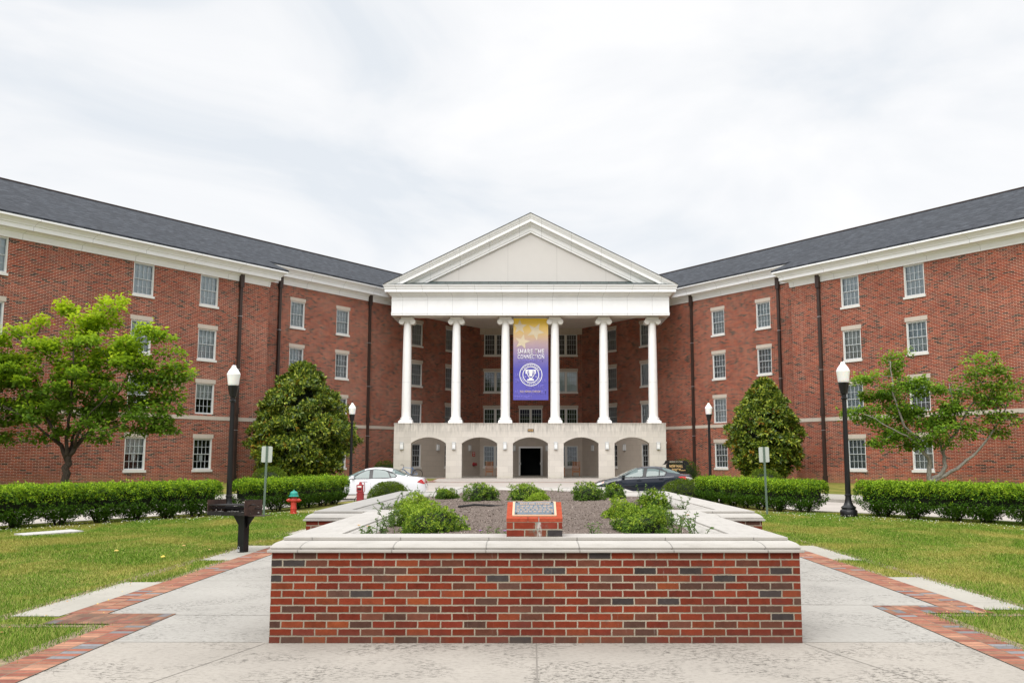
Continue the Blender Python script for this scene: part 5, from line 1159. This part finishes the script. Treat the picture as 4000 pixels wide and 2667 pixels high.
# ================================================================== SIGNPOSTS, HYDRANT, STANDPIPE, GRILL
def signpost(x, y, lab, lean):
    e = tag(empty('signpost', (x, y, 0)), lab, 'signpost', 'signposts seen from the back'); mb = MB()
    prof = [(-.030, -.012), (-.030, .012), (-.018, .012), (-.014, -.004), (.014, -.004), (.018, .012), (.030, .012), (.030, -.012)]
    mb.prism(prof, -.1, 2.03, 'z'); p = mb.build('post', M['galv'], e)
    mb = MB(); w, h, r = .155, .23, .035; pts = []
    for cx_, cz, a0 in ((w - r, h - r, 0), (-w + r, h - r, 90), (-w + r, -h + r, 180), (w - r, -h + r, 270)): pts += [(cx_ + r * math.cos(R(a0 + t)), 1.80 + cz + r * math.sin(R(a0 + t))) for t in (0, 30, 60, 90)]
    mb.prism(pts, .014, .017); mb.build('sign_plate', M['signback'], e); e.rotation_euler = (0, R(lean), 0)
signpost(-7.68, 27.6, 'grey signboard seen from behind on a green post near the hydrant', .9)
signpost(7.12, 29.0, 'grey signboard seen from behind on a green post in front of the right hedge', -1.2)
e = tag(empty('fire_hydrant', (-7.25, 29.3, 0)), 'red fire hydrant with teal bonnet standing on the grass before the left hedge', 'hydrant')
mb = MB(); mb.lathe([(.165, 0), (.165, .05), (.15, .055), (.14, .06), (.14, .24), (.15, .25), (.15, .275), (.135, .28), (.128, .30), (.128, .56), (.17, .60), (.175, .66), (.14, .72), (.125, .76), (.125, .80), (.0, .80)], 24); mb.build('barrel', M['red'], e, smooth=True, auto=35)
mb = MB(); mb.lathe([(.225, .80), (.235, .81), (.235, .835), (.20, .85), (.180, .86), (.180, .92), (.170, .975), (.145, 1.015), (.10, 1.045), (.05, 1.05), (.045, 1.08), (.04, 1.085), (.02, 1.09), (.018, 1.12), (0, 1.125)], 24); mb.build('bonnet', M['teal'], e, smooth=True, auto=35)
for s in (-1, 1):
    mb = MB(); mb.lathe([(.085, .10), (.085, .19), (.10, .195), (.10, .215), (.082, .22), (.082, .27), (.06, .30), (.028, .305), (.028, .345), (0, .35)], 16); o = mb.build('nozzle', M['red'], e, smooth=True, auto=35); o.location = (0, 0, .63); o.rotation_euler = (0, s * R(90), 0)
e.scale = (.66, .66, .66)
e = tag(empty('standpipe', (-6.72, 37.7, -.12)), 'dull red valve standpipe between the hedge and the low box bush', 'standpipe')
mb = MB(); mb.lathe([(.145, -.1), (.145, .42), (.155, .43), (.155, .47), (.125, .48), (.115, .75), (.13, .76), (.13, .80), (.06, .82), (.05, .90), (.02, .92)], 16); mb.build('pipe', M['post_red'], e, smooth=True, auto=35)
mb = MB(); mb.box(-.13, .10, -.14, -.1, .52, .80); mb.tube([(.12, 0, .5), (.17, 0, .55), (.16, 0, .88), (.02, 0, .90)], .015, 6); mb.build('indicator_box', M['post_red'], e)
mb = MB(); mb.box(-.09, .06, -.145, -.141, .70, .76); mb.build('label_plate', M['white'], e)
mb = MB(); mb.box(-.09, .06, -.145, -.141, .60, .65); mb.build('viewing_window', M['rubber'], e)
mb = MB(); mb.tube([(-.14, -.05, .35), (-.22, -.05, .2), (-.2, -.05, .05), (-.1, -.05, 0)], .012, 6); mb.build('chain', M['iron'], e)
# grill
GX, GY = -5.12, 17.15
e = tag(empty('barbecue_grill', (GX, GY, 0)), 'rusty black park barbecue grill on a square steel post', 'grill')
mb = MB(); mb.box(-.067, .067, -.067, .067, -.05, .74); mb.build('post', M['black'], e)
mb = MB(); 
for s in (-1, 1): mb.prism([(s * .067, .42), (s * .067, .64), (s * .235, .64)], -.012, .012)
mb.box(-.24, .24, -.03, .03, .64, .648); mb.build('gusset', M['black'], e)
rust = plain('rusty_steel', (0.050, 0.026, 0.018), .7, var=.6, vs=7); k_ = rust
mb = MB(); t = .008
mb.box(-.62, .20, -.24, .24, .652, .66); fb = mb.build('firebox_floor', M['iron'], e)
mb = MB(); mb.box(-.62, .20, -.24, -.232, .66, .72)
mb.box(-.62, .20, .232, .24, .66, .79); mb.box(-.62, .20, .230, .242, .905, .918); mb.build('firebox_back', M['iron'], e)
for nm, x0, dx in (('side_plate', -.62, 0), ('side_plate', .20, .0)):
    mb = MB(); 
    cols_ = [(-.24, -.232), (-.13, -.115), (0, .015), (.115, .13), (.232, .24)]
    ys2 = [-.24, -.15, -.135, -.02, -.005, .12, .135, .24]
    for i in range(0, 7):
        a, b = ys2[i], ys2[i + 1]
        if i % 2 == 0: mb.box(x0 - t, x0, a, b, .655, .92 if True else 0)
        else: mb.box(x0 - t, x0, a, b, .655, .72); mb.box(x0 - t, x0, a, b, .75, .80); mb.box(x0 - t, x0, a, b, .83, .92)
    mb.build(nm, rust, e)
mb = MB()
for i in range(22): yy = -.225 + i * .0215; mb.tube([(-.615, yy, .83), (.19, yy, .83)], .006, 5)
mb.box(-.615, .19, -.232, -.22, .822, .838); mb.box(-.615, .19, .215, .225, .822, .838); mb.tube([(.19, -.10, .83), (.27, -.12, .845), (.34, -.12, .84)], .010, 6); mb.build('cooking_grate', M['iron'], e)
mb = MB()
for i in range(8): xx = -.60 + i * .1; mb.tube([(xx, -.22, .775), (xx, .22, .775)], .006, 5)
mb.tube([(.19, .05, .775), (.28, .03, .765), (.36, .03, .775)], .010, 6); mb.build('lower_rack', M['iron'], e)
mb = MB(); r_ = random.Random(5)
for i in range(150):
    x, y, s = r_.uniform(-.58, .19), r_.uniform(-.19, .2), r_.uniform(.012, .03); mb.lathe([(s * .5, 0), (s, s * .5), (s * .7, s * 1.1), (0, s * 1.3)], 5, (x, y, .66 + r_.uniform(0, .03)))
mb.build('ash_and_coals', plain('ash', (0.30, 0.28, 0.26), .95, var=.7, vs=30), e)
mb = MB(); mb.box(.20, .46, -.16, .18, .648, .655); mb.build('shelf', rust, e)
e.rotation_euler = (0, 0, R(-23))
mb = MB(); mb.box(-.022, .022, -.012, .012, .02, .065); mb.tube([(-.015, 0, .06), (-.015, 0, .10), (0, 0, .112), (.015, 0, .10), (.015, 0, .06)], .0045, 6); o = mb.build('padlock', M['metal'], loc=(GX - .045, GY - .11, 0.0)); tag(o, 'small grey padlock hanging at the foot of the grill post', 'padlock')

# ================================================================== CARS
def make_car(loc, rz, paint, label, P):
    e = tag(empty('parked_car', loc, rz), label, 'car')
    L = P['L']; top = P['top']; belt = P['belt']; bot = P['bot']; wh = P['wheels']; wr = P['wr']; hw = P['hw']
    xs = sorted(set(list(np.linspace(0, L, 66)) + [wh[0] - wr, wh[0] + wr, wh[1] - wr, wh[1] + wr]))
    tx, tz = zip(*top); bx_, bz_ = zip(*belt); NS = 15
    def halfw(x): t = min(x, L - x); return hw * (1 - .20 * math.exp(-t / .16) - .10 * math.exp(-t / .5))
    def sec(x):
        zt = float(np.interp(x, tx, tz)); zb_ = min(float(np.interp(x, bx_, bz_)), zt - .02); w0 = halfw(x); zl = bot
        if x < .35: zl = bot + (.35 - x) * .35
        if L - x < .35: zl = bot + (.35 - (L - x)) * .45
        for wx in wh:
            d = abs(x - wx)
            if d < wr + .045: zl = max(zl, P['wz'] + math.sqrt(max(0, (wr + .045) ** 2 - d * d)))
        zl = min(zl, zb_ - .06); g = zt - zb_; wt = w0 - .10 - max(0, g - .1) * .50
        p = [(0, zl), (w0 * .86, zl), (w0 * .97, zl + .03), (w0, zl + (zb_ - zl) * .35), (w0 * 1.005, zl + (zb_ - zl) * .62), (w0 * .985, zb_ - .06), (w0 * .955, zb_ - .01)]
        if g > .12: p += [(w0 * .935, zb_ + .012), (w0 * .93 + (wt - w0 * .93) * .5, zb_ + g * .48), (wt, zt - .075), (wt - .05, zt - .03), (wt - .15, zt - .008), (wt * .5, zt + .004), (0, zt + .008)]
        else: p += [(w0 * .92, zb_ + g * .35), (w0 * .86, zb_ + g * .6), (w0 * .76, zb_ + g * .8), (w0 * .6, zb_ + g * .92), (w0 * .4, zt), (w0 * .2, zt), (0, zt)]
        return p
    rows = [sec(x) for x in xs]; m = len(rows[0]); mb = MB(); vs = []
    for x, r in zip(xs, rows):
        nose = 0
        vs += [(x - L / 2, -a, b) for a, b in r] + [(x - L / 2, a, b) for a, b in r]
    fs = []
    for i in range(len(xs) - 1):
        for k in range(m - 1):
            a = i * 2 * m + k; b = (i + 1) * 2 * m + k; fs.append((a, b, b + 1, a + 1)); a += m; b += m; fs.append((a, a + 1, b + 1, b))
    for i, f in ((0, 1), (len(xs) - 1, -1)):
        c = [i * 2 * m + k for k in range(m)] + [i * 2 * m + m + k for k in range(m - 1, -1, -1)]; fs.append(tuple(c[::f]))
    mb.idx(vs, fs); body = mb.build('body', paint, e, recalc=True, smooth=True, auto=38)
    def side_y(x, z):
        r = sec(x); zz = [p[1] for p in r][1:]; yy = [p[0] for p in r][1:]; return float(np.interp(z, zz, yy))
    def side_patch(name, poly, mat, off=.006, both=True, n=14, par=body):
        mb = MB(); xs_ = [p[0] for p in poly]; x0, x1 = min(xs_), max(xs_)
        def rngz(x):
            zs = []
            for (a, b) in zip(poly, poly[1:] + poly[:1]):
                if (a[0] - x) * (b[0] - x) <= 0 and abs(a[0] - b[0]) > 1e-6: zs.append(a[1] + (b[1] - a[1]) * (x - a[0]) / (b[0] - a[0]))
            return (min(zs), max(zs)) if zs else (poly[0][1], poly[0][1])
        xx = np.linspace(x0 + 1e-4, x1 - 1e-4, n)
        for s in ((-1, 1) if both else (-1,)):
            mb = MB()
            for a, b in zip(xx, xx[1:]):
                A0, A1 = rngz(a); B0, B1 = rngz(b)
                for t0, t1 in ((0, .33), (.33, .66), (.66, 1)):
                    q = []
                    for x, lo, hi, t in ((a, A0, A1, t0), (b, B0, B1, t0), (b, B0, B1, t1), (a, A0, A1, t1)): z = lo + (hi - lo) * t; q.append((x - L / 2, s * (side_y(x, z) + off), z))
                    mb.face(q if s < 0 else q[::-1])
            mb.build(name, mat, par, smooth=True)
    side_patch('window_surround', P['surround'], M['black'], .012, n=40)
    for w in P['windows']: side_patch('side_window', w, M['carglass'], .022)
    # windscreen / rear window as strips over the top
    for nm, (x0, x1) in (('windscreen', P['ws']), ('rear_window', P['rw'])):
        mb = MB(); xx = np.linspace(x0, x1, 7)
        for a, b in zip(xx, xx[1:]):
            ra, rb = sec(a), sec(b)
            for k in range(8, m - 1):
                for s in (-1, 1):
                    q = [(a - L / 2, s * ra[k][0], ra[k][1] + .008), (b - L / 2, s * rb[k][0], rb[k][1] + .008), (b - L / 2, s * rb[k + 1][0], rb[k + 1][1] + .008), (a - L / 2, s * ra[k + 1][0], ra[k + 1][1] + .008)]
                    mb.face(q if s < 0 else q[::-1])
        mb.build(nm, M['carglass'], body, smooth=True)
    for poly, mat in P['lamps']: side_patch('lamp', poly, mat, .010)
    for x0, z0 in P['handles']:
        for s in (-1, 1):
          mb = MB(); y = side_y(x0, z0); mb.box(x0 - L / 2 - .10, x0 - L / 2 + .10, *sorted((s * y, s * (y + .03))), z0 - .016, z0 + .016)
          mb.build('door_handle', paint if P.get('hp', 1) else M['black'], body)
    for x in P['seams']: side_patch('door_seam', [(x, bot + .1), (x + .008, bot + .1), (x + .008, float(np.interp(x, bx_, bz_)) - .01), (x, float(np.interp(x, bx_, bz_)) - .01)], M['black'], .003, n=2)
    for wx in wh:
        for s in (-1, 1):
            w = MB(); n_ = 28
            w.lathe([(wr * .62, -.10), (wr * .9, -.105), (wr, -.08), (wr, .08), (wr * .9, .105), (wr * .62, .10)], n_); o = w.build('tyre', M['rubber'], e, smooth=True, auto=40); o.location = (wx - L / 2, s * (hw - .13), P['wz']); o.rotation_euler = (R(90), 0, 0)
            w = MB(); w.lathe([(.05, -.02), (.06, .05), (wr * .3, .04)], 12)
            for i in range(9): a = 2 * math.pi * i / 9; w.bar((.05 * math.cos(a), .05 * math.sin(a), .045 * -s * -1), (wr * .62 * math.cos(a), wr * .62 * math.sin(a), .06 * s * 1), .05, .03)
            w.lathe([(wr * .60, -.09), (wr * .66, -.1), (wr * .66, .1), (wr * .60, .09)], n_); h = w.build('rim', M['metal'], o)
    for s in (-1, 1):
        mb = MB(); x = P['mir'][0] - L / 2; z = P['mir'][1]; y = side_y(P['mir'][0], z); mb.box(x - .06, x + .07, *sorted((s * (y + .05), s * (y + .22))), z - .06, z + .075); mb.box(x - .02, x + .03, *sorted((s * (y - .02), s * (y + .06))), z - .03, z)
        mi_ = mb.build('wing_mirror', paint, body); bv = mi_.modifiers.new('b', 'BEVEL'); bv.width = .025; bv.segments = 3
    return e
def carpaint(name, c, rough=.25, coat=1.0): k = NM(name); k.base(c); k.p.inputs['Coat Roughness'].default_value = .03; return k.set(rough, 0, .1, coat)
tail = plain('tail_lamp_red', (0.45, 0.01, 0.012), .12, coat=1.0); clear = plain('clear_lamp', (0.6, 0.6, 0.6), .1, coat=1.0); amber = plain('amber_lamp', (0.55, 0.2, 0.1), .15, coat=1.0)
# white sedan, nose towards -x, 5.0 m
PW = dict(L=5.02, hw=.90, bot=.22, wr=.33, wz=.33, wheels=(.98, 3.73),
  top=[(0, .55), (.08, .66), (.35, .76), (.9, .87), (1.35, .95), (1.62, 1.06), (2.0, 1.25), (2.25, 1.35), (2.6, 1.415), (2.95, 1.425), (3.35, 1.385), (3.7, 1.30), (4.05, 1.14), (4.3, 1.03), (4.6, 1.01), (4.88, .97), (4.98, .80), (5.02, .55)],
  belt=[(0, .5), (.5, .68), (1.4, .88), (2, .905), (3.4, .95), (4.1, .97), (4.8, .93), (4.98, .74), (5.02, .5)],
  surround=[(1.62, .90), (2.05, 1.18), (2.35, 1.315), (2.75, 1.36), (3.15, 1.335), (3.5, 1.24), (3.78, 1.06), (3.70, .97), (3.3, .935), (2.4, .91)],
  windows=[[(1.80, .94), (2.10, 1.145), (2.38, 1.285), (2.52, 1.295), (2.52, .945)], [(2.68, .95), (2.68, 1.325), (2.9, 1.325), (3.2, 1.28), (3.34, 1.21), (3.45, .98)], [(3.40, 1.18), (3.51, .99), (3.66, .995), (3.72, 1.05), (3.60, 1.14)]],
  ws=(1.50, 2.28), rw=(3.52, 4.22), lamps=[([(4.66, .78), (4.80, .90), (4.97, .905), (5.00, .71), (4.90, .70)], tail), ([(.02, .60), (.35, .70), (.40, .62), (.08, .50)], clear)], handles=[(2.36, .82), (3.42, .85)], seams=(1.62, 2.60, 3.62), mir=(1.80, .98))
make_car((-7.22, 43.4, -.10), R(0), carpaint('white_car_paint', (0.70, 0.71, 0.735)), 'white rounded four door car parked left of the planter, tail to the right', PW)
# black sedan 4.58 m
PB = dict(L=4.58, hw=.88, bot=.18, wr=.33, wz=.33, wheels=(.88, 3.52), hp=1,
  top=[(0, .56), (.06, .68), (.3, .80), (.8, .93), (1.15, 1.0), (1.5, 1.18), (1.85, 1.35), (2.15, 1.435), (2.5, 1.475), (2.85, 1.47), (3.2, 1.42), (3.55, 1.31), (3.9, 1.17), (4.05, 1.13), (4.35, 1.12), (4.47, 1.07), (4.55, .85), (4.58, .5)],
  belt=[(0, .52), (.3, .72), (1.1, .90), (1.7, .94), (3.0, 1.0), (3.7, 1.05), (4.3, 1.05), (4.5, .85), (4.58, .5)],
  surround=[(1.10, .945), (1.55, 1.17), (1.95, 1.345), (2.35, 1.405), (2.75, 1.40), (3.05, 1.35), (3.32, 1.23), (3.22, 1.045), (2.4, 1.0), (1.6, .955)],
  windows=[[(1.36, .985), (1.62, 1.15), (2.0, 1.325), (2.26, 1.365), (2.18, 1.00)], [(2.34, 1.01), (2.42, 1.37), (2.72, 1.365), (2.96, 1.31), (2.93, 1.045)], [(2.96, 1.045), (2.99, 1.30), (3.24, 1.19), (3.16, 1.06)]],
  ws=(1.18, 1.98), rw=(3.12, 3.88), lamps=[([(3.78, 1.0), (3.95, 1.02), (4.20, 1.01), (4.32, .86), (4.0, .88)], tail), ([(4.12, 1.0), (4.30, .985), (4.46, .93), (4.48, .83), (4.24, .85)], clear), ([(.05, .66), (.40, .78), (.46, .80), (.38, .70), (.12, .60)], clear), ([(.32, .74), (.46, .805), (.38, .71), (.28, .69)], amber)], handles=[(2.02, .83), (3.02, .89)], seams=(1.22, 2.26, 3.18), mir=(1.30, 1.0))
make_car((5.16, 44.2, -.10), R(0), carpaint('black_car_paint', (0.010, 0.014, 0.024), .3), 'black four door car parked right of the planter, nose to the left', PB)

# ================================================================== BICYCLE
e = tag(empty('bicycle', (-8.35, 66.4, .36), 0), 'blue bicycle leaning by the left arcade pier behind the white car', 'bicycle')
blue = plain('blue_frame_paint', (0.09, 0.23, 0.55), .35)
BB, ST, HT, HB, RA, FA = (0, 0, .28), (-.02 + .14, 0, .80), (-.52, 0, .80), (-.57, 0, .68), (.43, 0, .34), (-.66, 0, .34)
RAx, FAx = (.46, 0, .34), (-.62, 0, .34)
mb = MB()
for a, b, r in ((BB, ST, .018), ((.11, 0, .76), HT, .018), (BB, HB, .02), (HT, HB, .022), (BB, RAx, .012), ((.11, 0, .76), RAx, .010), (HB, FAx, .014)): mb.tube([a, b], r, 8)
mb.build('frame', blue, e)
for ax in (RAx, FAx):
    w = MB(); n_ = 32; pr = []
    for r, t, m_ in ((.335, .020, 0),):
        ring_ = [(ax[0] + r * math.cos(2 * math.pi * i / n_), 0, ax[2] + r * math.sin(2 * math.pi * i / n_)) for i in range(n_ + 1)]; w.tube(ring_, t, 6)
    o = w.build('wheel', M['rubber'], e); w = MB()
    for i in range(14): a = 2 * math.pi * i / 14; w.tube([(ax[0], 0, ax[2]), (ax[0] + .32 * math.cos(a), 0, ax[2] + .32 * math.sin(a))], .003, 3)
    w.tube([(ax[0], -.05, ax[2]), (ax[0], .05, ax[2])], .022, 8); w.build('spokes', M['metal'], o)
mb = MB(); mb.tube([ST, (.15, 0, .93)], .013, 6); mb.prism([(.02, .92), (.10, .955), (.30, .96), (.31, .93), (.12, .925)], -.06, .06); mb.build('saddle', M['rubber'], e)
mb = MB(); mb.tube([HT, (-.50, 0, .93), (-.56, 0, .98)], .014, 6); mb.tube([(-.60, -.28, 1.0), (-.56, 0, .98), (-.60, .28, 1.0)], .016, 6); mb.tube([(-.60, -.28, 1.0), (-.72, -.29, .98)], .018, 6); mb.build('handlebar', M['rubber'], e)
mb = MB(); mb.lathe([(.09, -.01), (.09, .01)], 16); o = mb.build('chainring', M['iron'], e); o.location = (0, -.04, .28); o.rotation_euler = (R(90), 0, 0)
e.rotation_euler = (0, R(0), R(6))

# ================================================================== ROCKING CHAIRS
def chair_proto():
    e = empty('rocking_chair', (0, 0, 0))
    def p(name, f): mb = MB(); f(mb); mb.build(name, M['wood'], e)
    p('seat', lambda m: m.box(-.29, .29, -.26, .24, .40, .44))
    def back(m):
        m.bar((-.29, .22, .40), (-.27, .40, 1.20), .05); m.bar((.29, .22, .40), (.27, .40, 1.20), .05); m.bar((-.27, .38, 1.14), (.27, .38, 1.14), .09, .03); m.bar((-.27, .26, .52), (.27, .26, .52), .06, .03)
        for i in range(6): x = -.20 + i * .08; m.bar((x, .27, .52), (x * .95, .375, 1.12), .045, .018)
    p('backrest', back)
    for s in (-1, 1):
        p('leg', lambda m: m.bar((s * .28, -.24, .05), (s * .28, -.24, .66), .05)); p('leg', lambda m: m.bar((s * .28, .24, .06), (s * .28, .24, .42), .05))
        p('armrest', lambda m: m.box(*sorted((s * .24, s * .34)), -.30, .30, .655, .685))
        def rk(m):
            pts = [(s * .28, -.42 + .92 * t, .012 + .14 * (t - .45) ** 2) for t in [i / 8 for i in range(9)]]
            for a, b in zip(pts, pts[1:]): m.bar(a, b, .04, .05)
        p('rocker', rk)
    p('apron', lambda m: m.box(-.28, .28, -.26, -.235, .30, .40)); return e
ch = chair_proto()
for i, (x, y, rz, lab) in enumerate([(-3.42, 78.2, 2, 'wooden rocking chair in front of the window in the second arch'), (-2.45, 78.3, -18, 'wooden rocking chair mostly hidden behind the pier left of the doorway'), (2.35, 78.3, 30, 'wooden rocking chair half hidden behind the pier right of the doorway'), (3.68, 78.2, -6, 'wooden rocking chair fully visible in the fourth arch right of the doorway')]):
    o = ch if i == 0 else copy_tree(ch); o.location = (x, y, .385); o.rotation_euler = (0, 0, R(rz)); tag(o, lab, 'rocking chair', 'wooden rocking chairs on the porch')

# ================================================================== HALL SIGN
e = tag(empty('hall_sign', (8.45, 57.0, .22)), 'black wooden name sign with gold lettering beside the portico', 'sign')
def hs(mb, name, mat): return mb.build(name, mat, e, loc=(-8.45, -57.0, -.22))
X0, X1 = 7.83, 9.0
mb = MB(); mb.prism([(8.02, 1.63), (9.14, 1.63), (9.30, 1.60), (9.45, 1.36), (9.25, 1.38), (9.14, 1.46), (8.06, 1.46), (8.03, 1.40), (7.80, 1.37), (7.92, 1.44)], 56.98, 57.02); hs(mb, 'top_board', M['black'])
mb = MB(); mb.box(8.05, 9.23, 56.985, 57.015, .86, 1.41); hs(mb, 'name_board', M['black'])
for x in (8.2, 9.08): mb = MB(); mb.box(x - .05, x + .05, 57.02, 57.12, .1, 1.55); hs(mb, 'post', M['black'])
cream = plain('cream_lettering', (0.62, 0.55, 0.44), .5)
for s_, a, b, c, d, mm in (('SERVICE STATION', 8.25, 9.02, 1.52, 1.59, cream), ('NEW HALL', 8.25, 9.04, 1.21, 1.37, M['gold']), ('SOUTH', 8.39, 8.90, 1.01, 1.16, M['gold']), ('NEWS', 8.94, 9.20, 1.02, 1.08, M['gold'])):
    t = text_mesh(s_, a, b, c, d, 56.975, mm, 'lettering', e, .02, .006); t.location = (-8.45, -57.0, -.22)

# ================================================================== GRASS
def in_poly(x, y, poly):
    ins = np.zeros(len(x), bool); j = len(poly) - 1
    for i in range(len(poly)):
        xi, yi = poly[i]; xj, yj = poly[j]; c = ((yi > y) != (yj > y)) & (x < (xj - xi) * (y - yi) / (yj - yi + 1e-12) + xi); ins ^= c; j = i
    return ins
def grass(name, label, n, xr, yr, pw, side):
    x = side * rng.uniform(*xr, n); y = yr[0] + (yr[1] - yr[0]) * rng.random(n) ** pw
    ok = in_poly(x, y, near_line)
    ax = np.abs(x); edge = rng.normal(size=n) * .045 + .03 * np.sin(y * 3.1) * np.sin(y * 1.3 + 1)
    band = np.where(y < (9.66 if side < 0 else 10.32), 4.17, 4.91); ok &= ax > band + edge + .01
    slab = ((y > (10.15 if side < 0 else 10.6)) & (y < (12.95 if side < 0 else 13.5))) | ((y > 15.75) & (y < 18.45)) | ((y > 21.2) & (y < 23.9))
    ok &= ~(slab & (ax < 5.40 + edge))
    cross_ = (y > (9.66 if side < 0 else 10.32)) & (y < (10.3 if side < 0 else 10.85)) & (ax < 4.9); ok &= ~cross_
    ok &= ~((x > -11.35) & (x < -10.2) & (np.abs(y - (21.6 + (x + 10.8) * .5)) < .65))
    bare = (np.sin(x * 1.3 + 2) * np.sin(y * .9 + 1) + .4 * np.sin(x * 3.1 - y * 2.3)) > .85
    ok &= ~(bare & (rng.random(n) < .35))
    x, y = x[ok], y[ok]; n = len(x); d = np.hypot(x, y); h = rng.uniform(.018, .042, n) * (1 + .35 * np.sin(x * 1.7) * np.sin(y * 1.3)); h = np.where(np.abs(x) < 5.6, h * 1.15, h); wd = .0026 * np.clip(d / 8, .9, 5)
    a = rng.uniform(0, 2 * math.pi, n); le = rng.uniform(.1, .9, n) * h; b = rng.uniform(0, 2 * math.pi, n)
    v = np.empty((n, 3, 3)); v[:, 0] = np.stack([x - wd * np.cos(a), y - wd * np.sin(a), np.zeros(n)], 1); v[:, 1] = np.stack([x + wd * np.cos(a), y + wd * np.sin(a), np.zeros(n)], 1); v[:, 2] = np.stack([x + le * np.cos(b), y + le * np.sin(b), h], 1)
    me = bpy.data.meshes.new(name); me.vertices.add(3 * n); me.vertices.foreach_set('co', v.ravel()); me.loops.add(3 * n); me.loops.foreach_set('vertex_index', np.arange(3 * n)); me.polygons.add(n); me.polygons.foreach_set('loop_start', np.arange(0, 3 * n, 3)); me.polygons.foreach_set('loop_total', np.full(n, 3)); me.materials.append(M['grass']); me.update(calc_edges=True)
    o = bpy.data.objects.new(name, me); COL.objects.link(o); tag(o, label, 'grass', kind='stuff')
grass('grass', 'short mown grass of the left lawn', 460000, (4.1, 15), (6.0, 30), 1.25, -1)
grass('grass', 'short mown grass of the right lawn', 460000, (4.1, 15), (6.0, 30), 1.25, 1)
# clover flowers, fallen leaves
n = 900; x = rng.uniform(4.9, 13.5, n) * rng.choice([-1, 1], n); y = np.interp(np.abs(x), [4.9, 7.5, 9, 10.5, 12, 13.5], [33, 30, 28, 26, 23, 20.5]) - np.abs(rng.normal(size=n)) * 1.3; ok = in_poly(x, y, near_line); P_ = np.stack([x, y, np.full(n, .055)], 1)[ok]; m_ = len(P_); N_ = np.tile([0., -.6, 1.], (m_, 1)); D_ = rdir(m_); D_[:, 2] = .2
tag(leaf_object('clover_flowers', P_, D_, N_, .024, .024, [plain('clover_white', (.62, .62, .52), .7)], np.zeros(m_)), 'tiny white clover flowers dotting the grass near the hedges', 'flowers', kind='stuff')
pts = [(-6.4, 17.9), (-5.3, 18.9), (-5.7, 17.2), (-7.3, 16.9), (-4.9, 8.6), (-4.7, 8.3), (-5.0, 9.0), (-4.6, 7.9), (5.3, 8.6), (5.6, 8.2), (5.1, 9.0), (9.0, 13.3), (4.9, 8.2), (7.6, 20), (-5.3, 16.6), (-6.1, 15.9)]
pts += [(s * (4.35 + rng.random() * .9), 7 + rng.random() * 9) for s in (-1, 1) for _ in range(40)]
P_ = np.array([(a, b, .05) for a, b in pts]); m_ = len(P_); D_ = rdir(m_); D_[:, 2] = .1; N_ = np.tile([0., -.4, 1.], (m_, 1)) + rdir(m_) * .3; big = np.where(np.arange(m_) < 16, .09, .028)
k = NM('dead_leaf'); g_ = k.n("ShaderNodeNewGeometry"); k.base(k.ramp(g_.outputs['Random Per Island'], [(0, (.40, .16, .05)), (.5, (.50, .30, .12)), (1, (.60, .45, .06))])); k.set(.8)
tag(leaf_object('fallen_leaves', P_, D_, N_, big, big * .6, [k.m], np.zeros(m_)), 'brown and yellow fallen leaves scattered on the lawn', 'leaves', kind='stuff')

# small twigs and grit lying on the concrete
n = 260; x = rng.uniform(-4.3, 4.3, n); y = rng.uniform(6.9, 13, n); ok = (np.abs(x) > 2.5) | (y < 8.6); P_ = np.stack([x, y, np.full(n, .012)], 1)[ok]; m_ = len(P_); D_ = rdir(m_); D_[:, 2] = 0; N_ = np.tile([0., 0., 1.], (m_, 1))
L_ = np.where(rng.random(m_) < .12, rng.uniform(.03, .07, m_), rng.uniform(.006, .016, m_))
tag(leaf_object('path_litter', P_, D_, N_, L_, np.minimum(L_ * .5, .007), [plain('litter_brown', (.06, .045, .03), .9)], np.zeros(m_)), 'small twigs and grit scattered on the concrete walk', 'litter', kind='stuff')
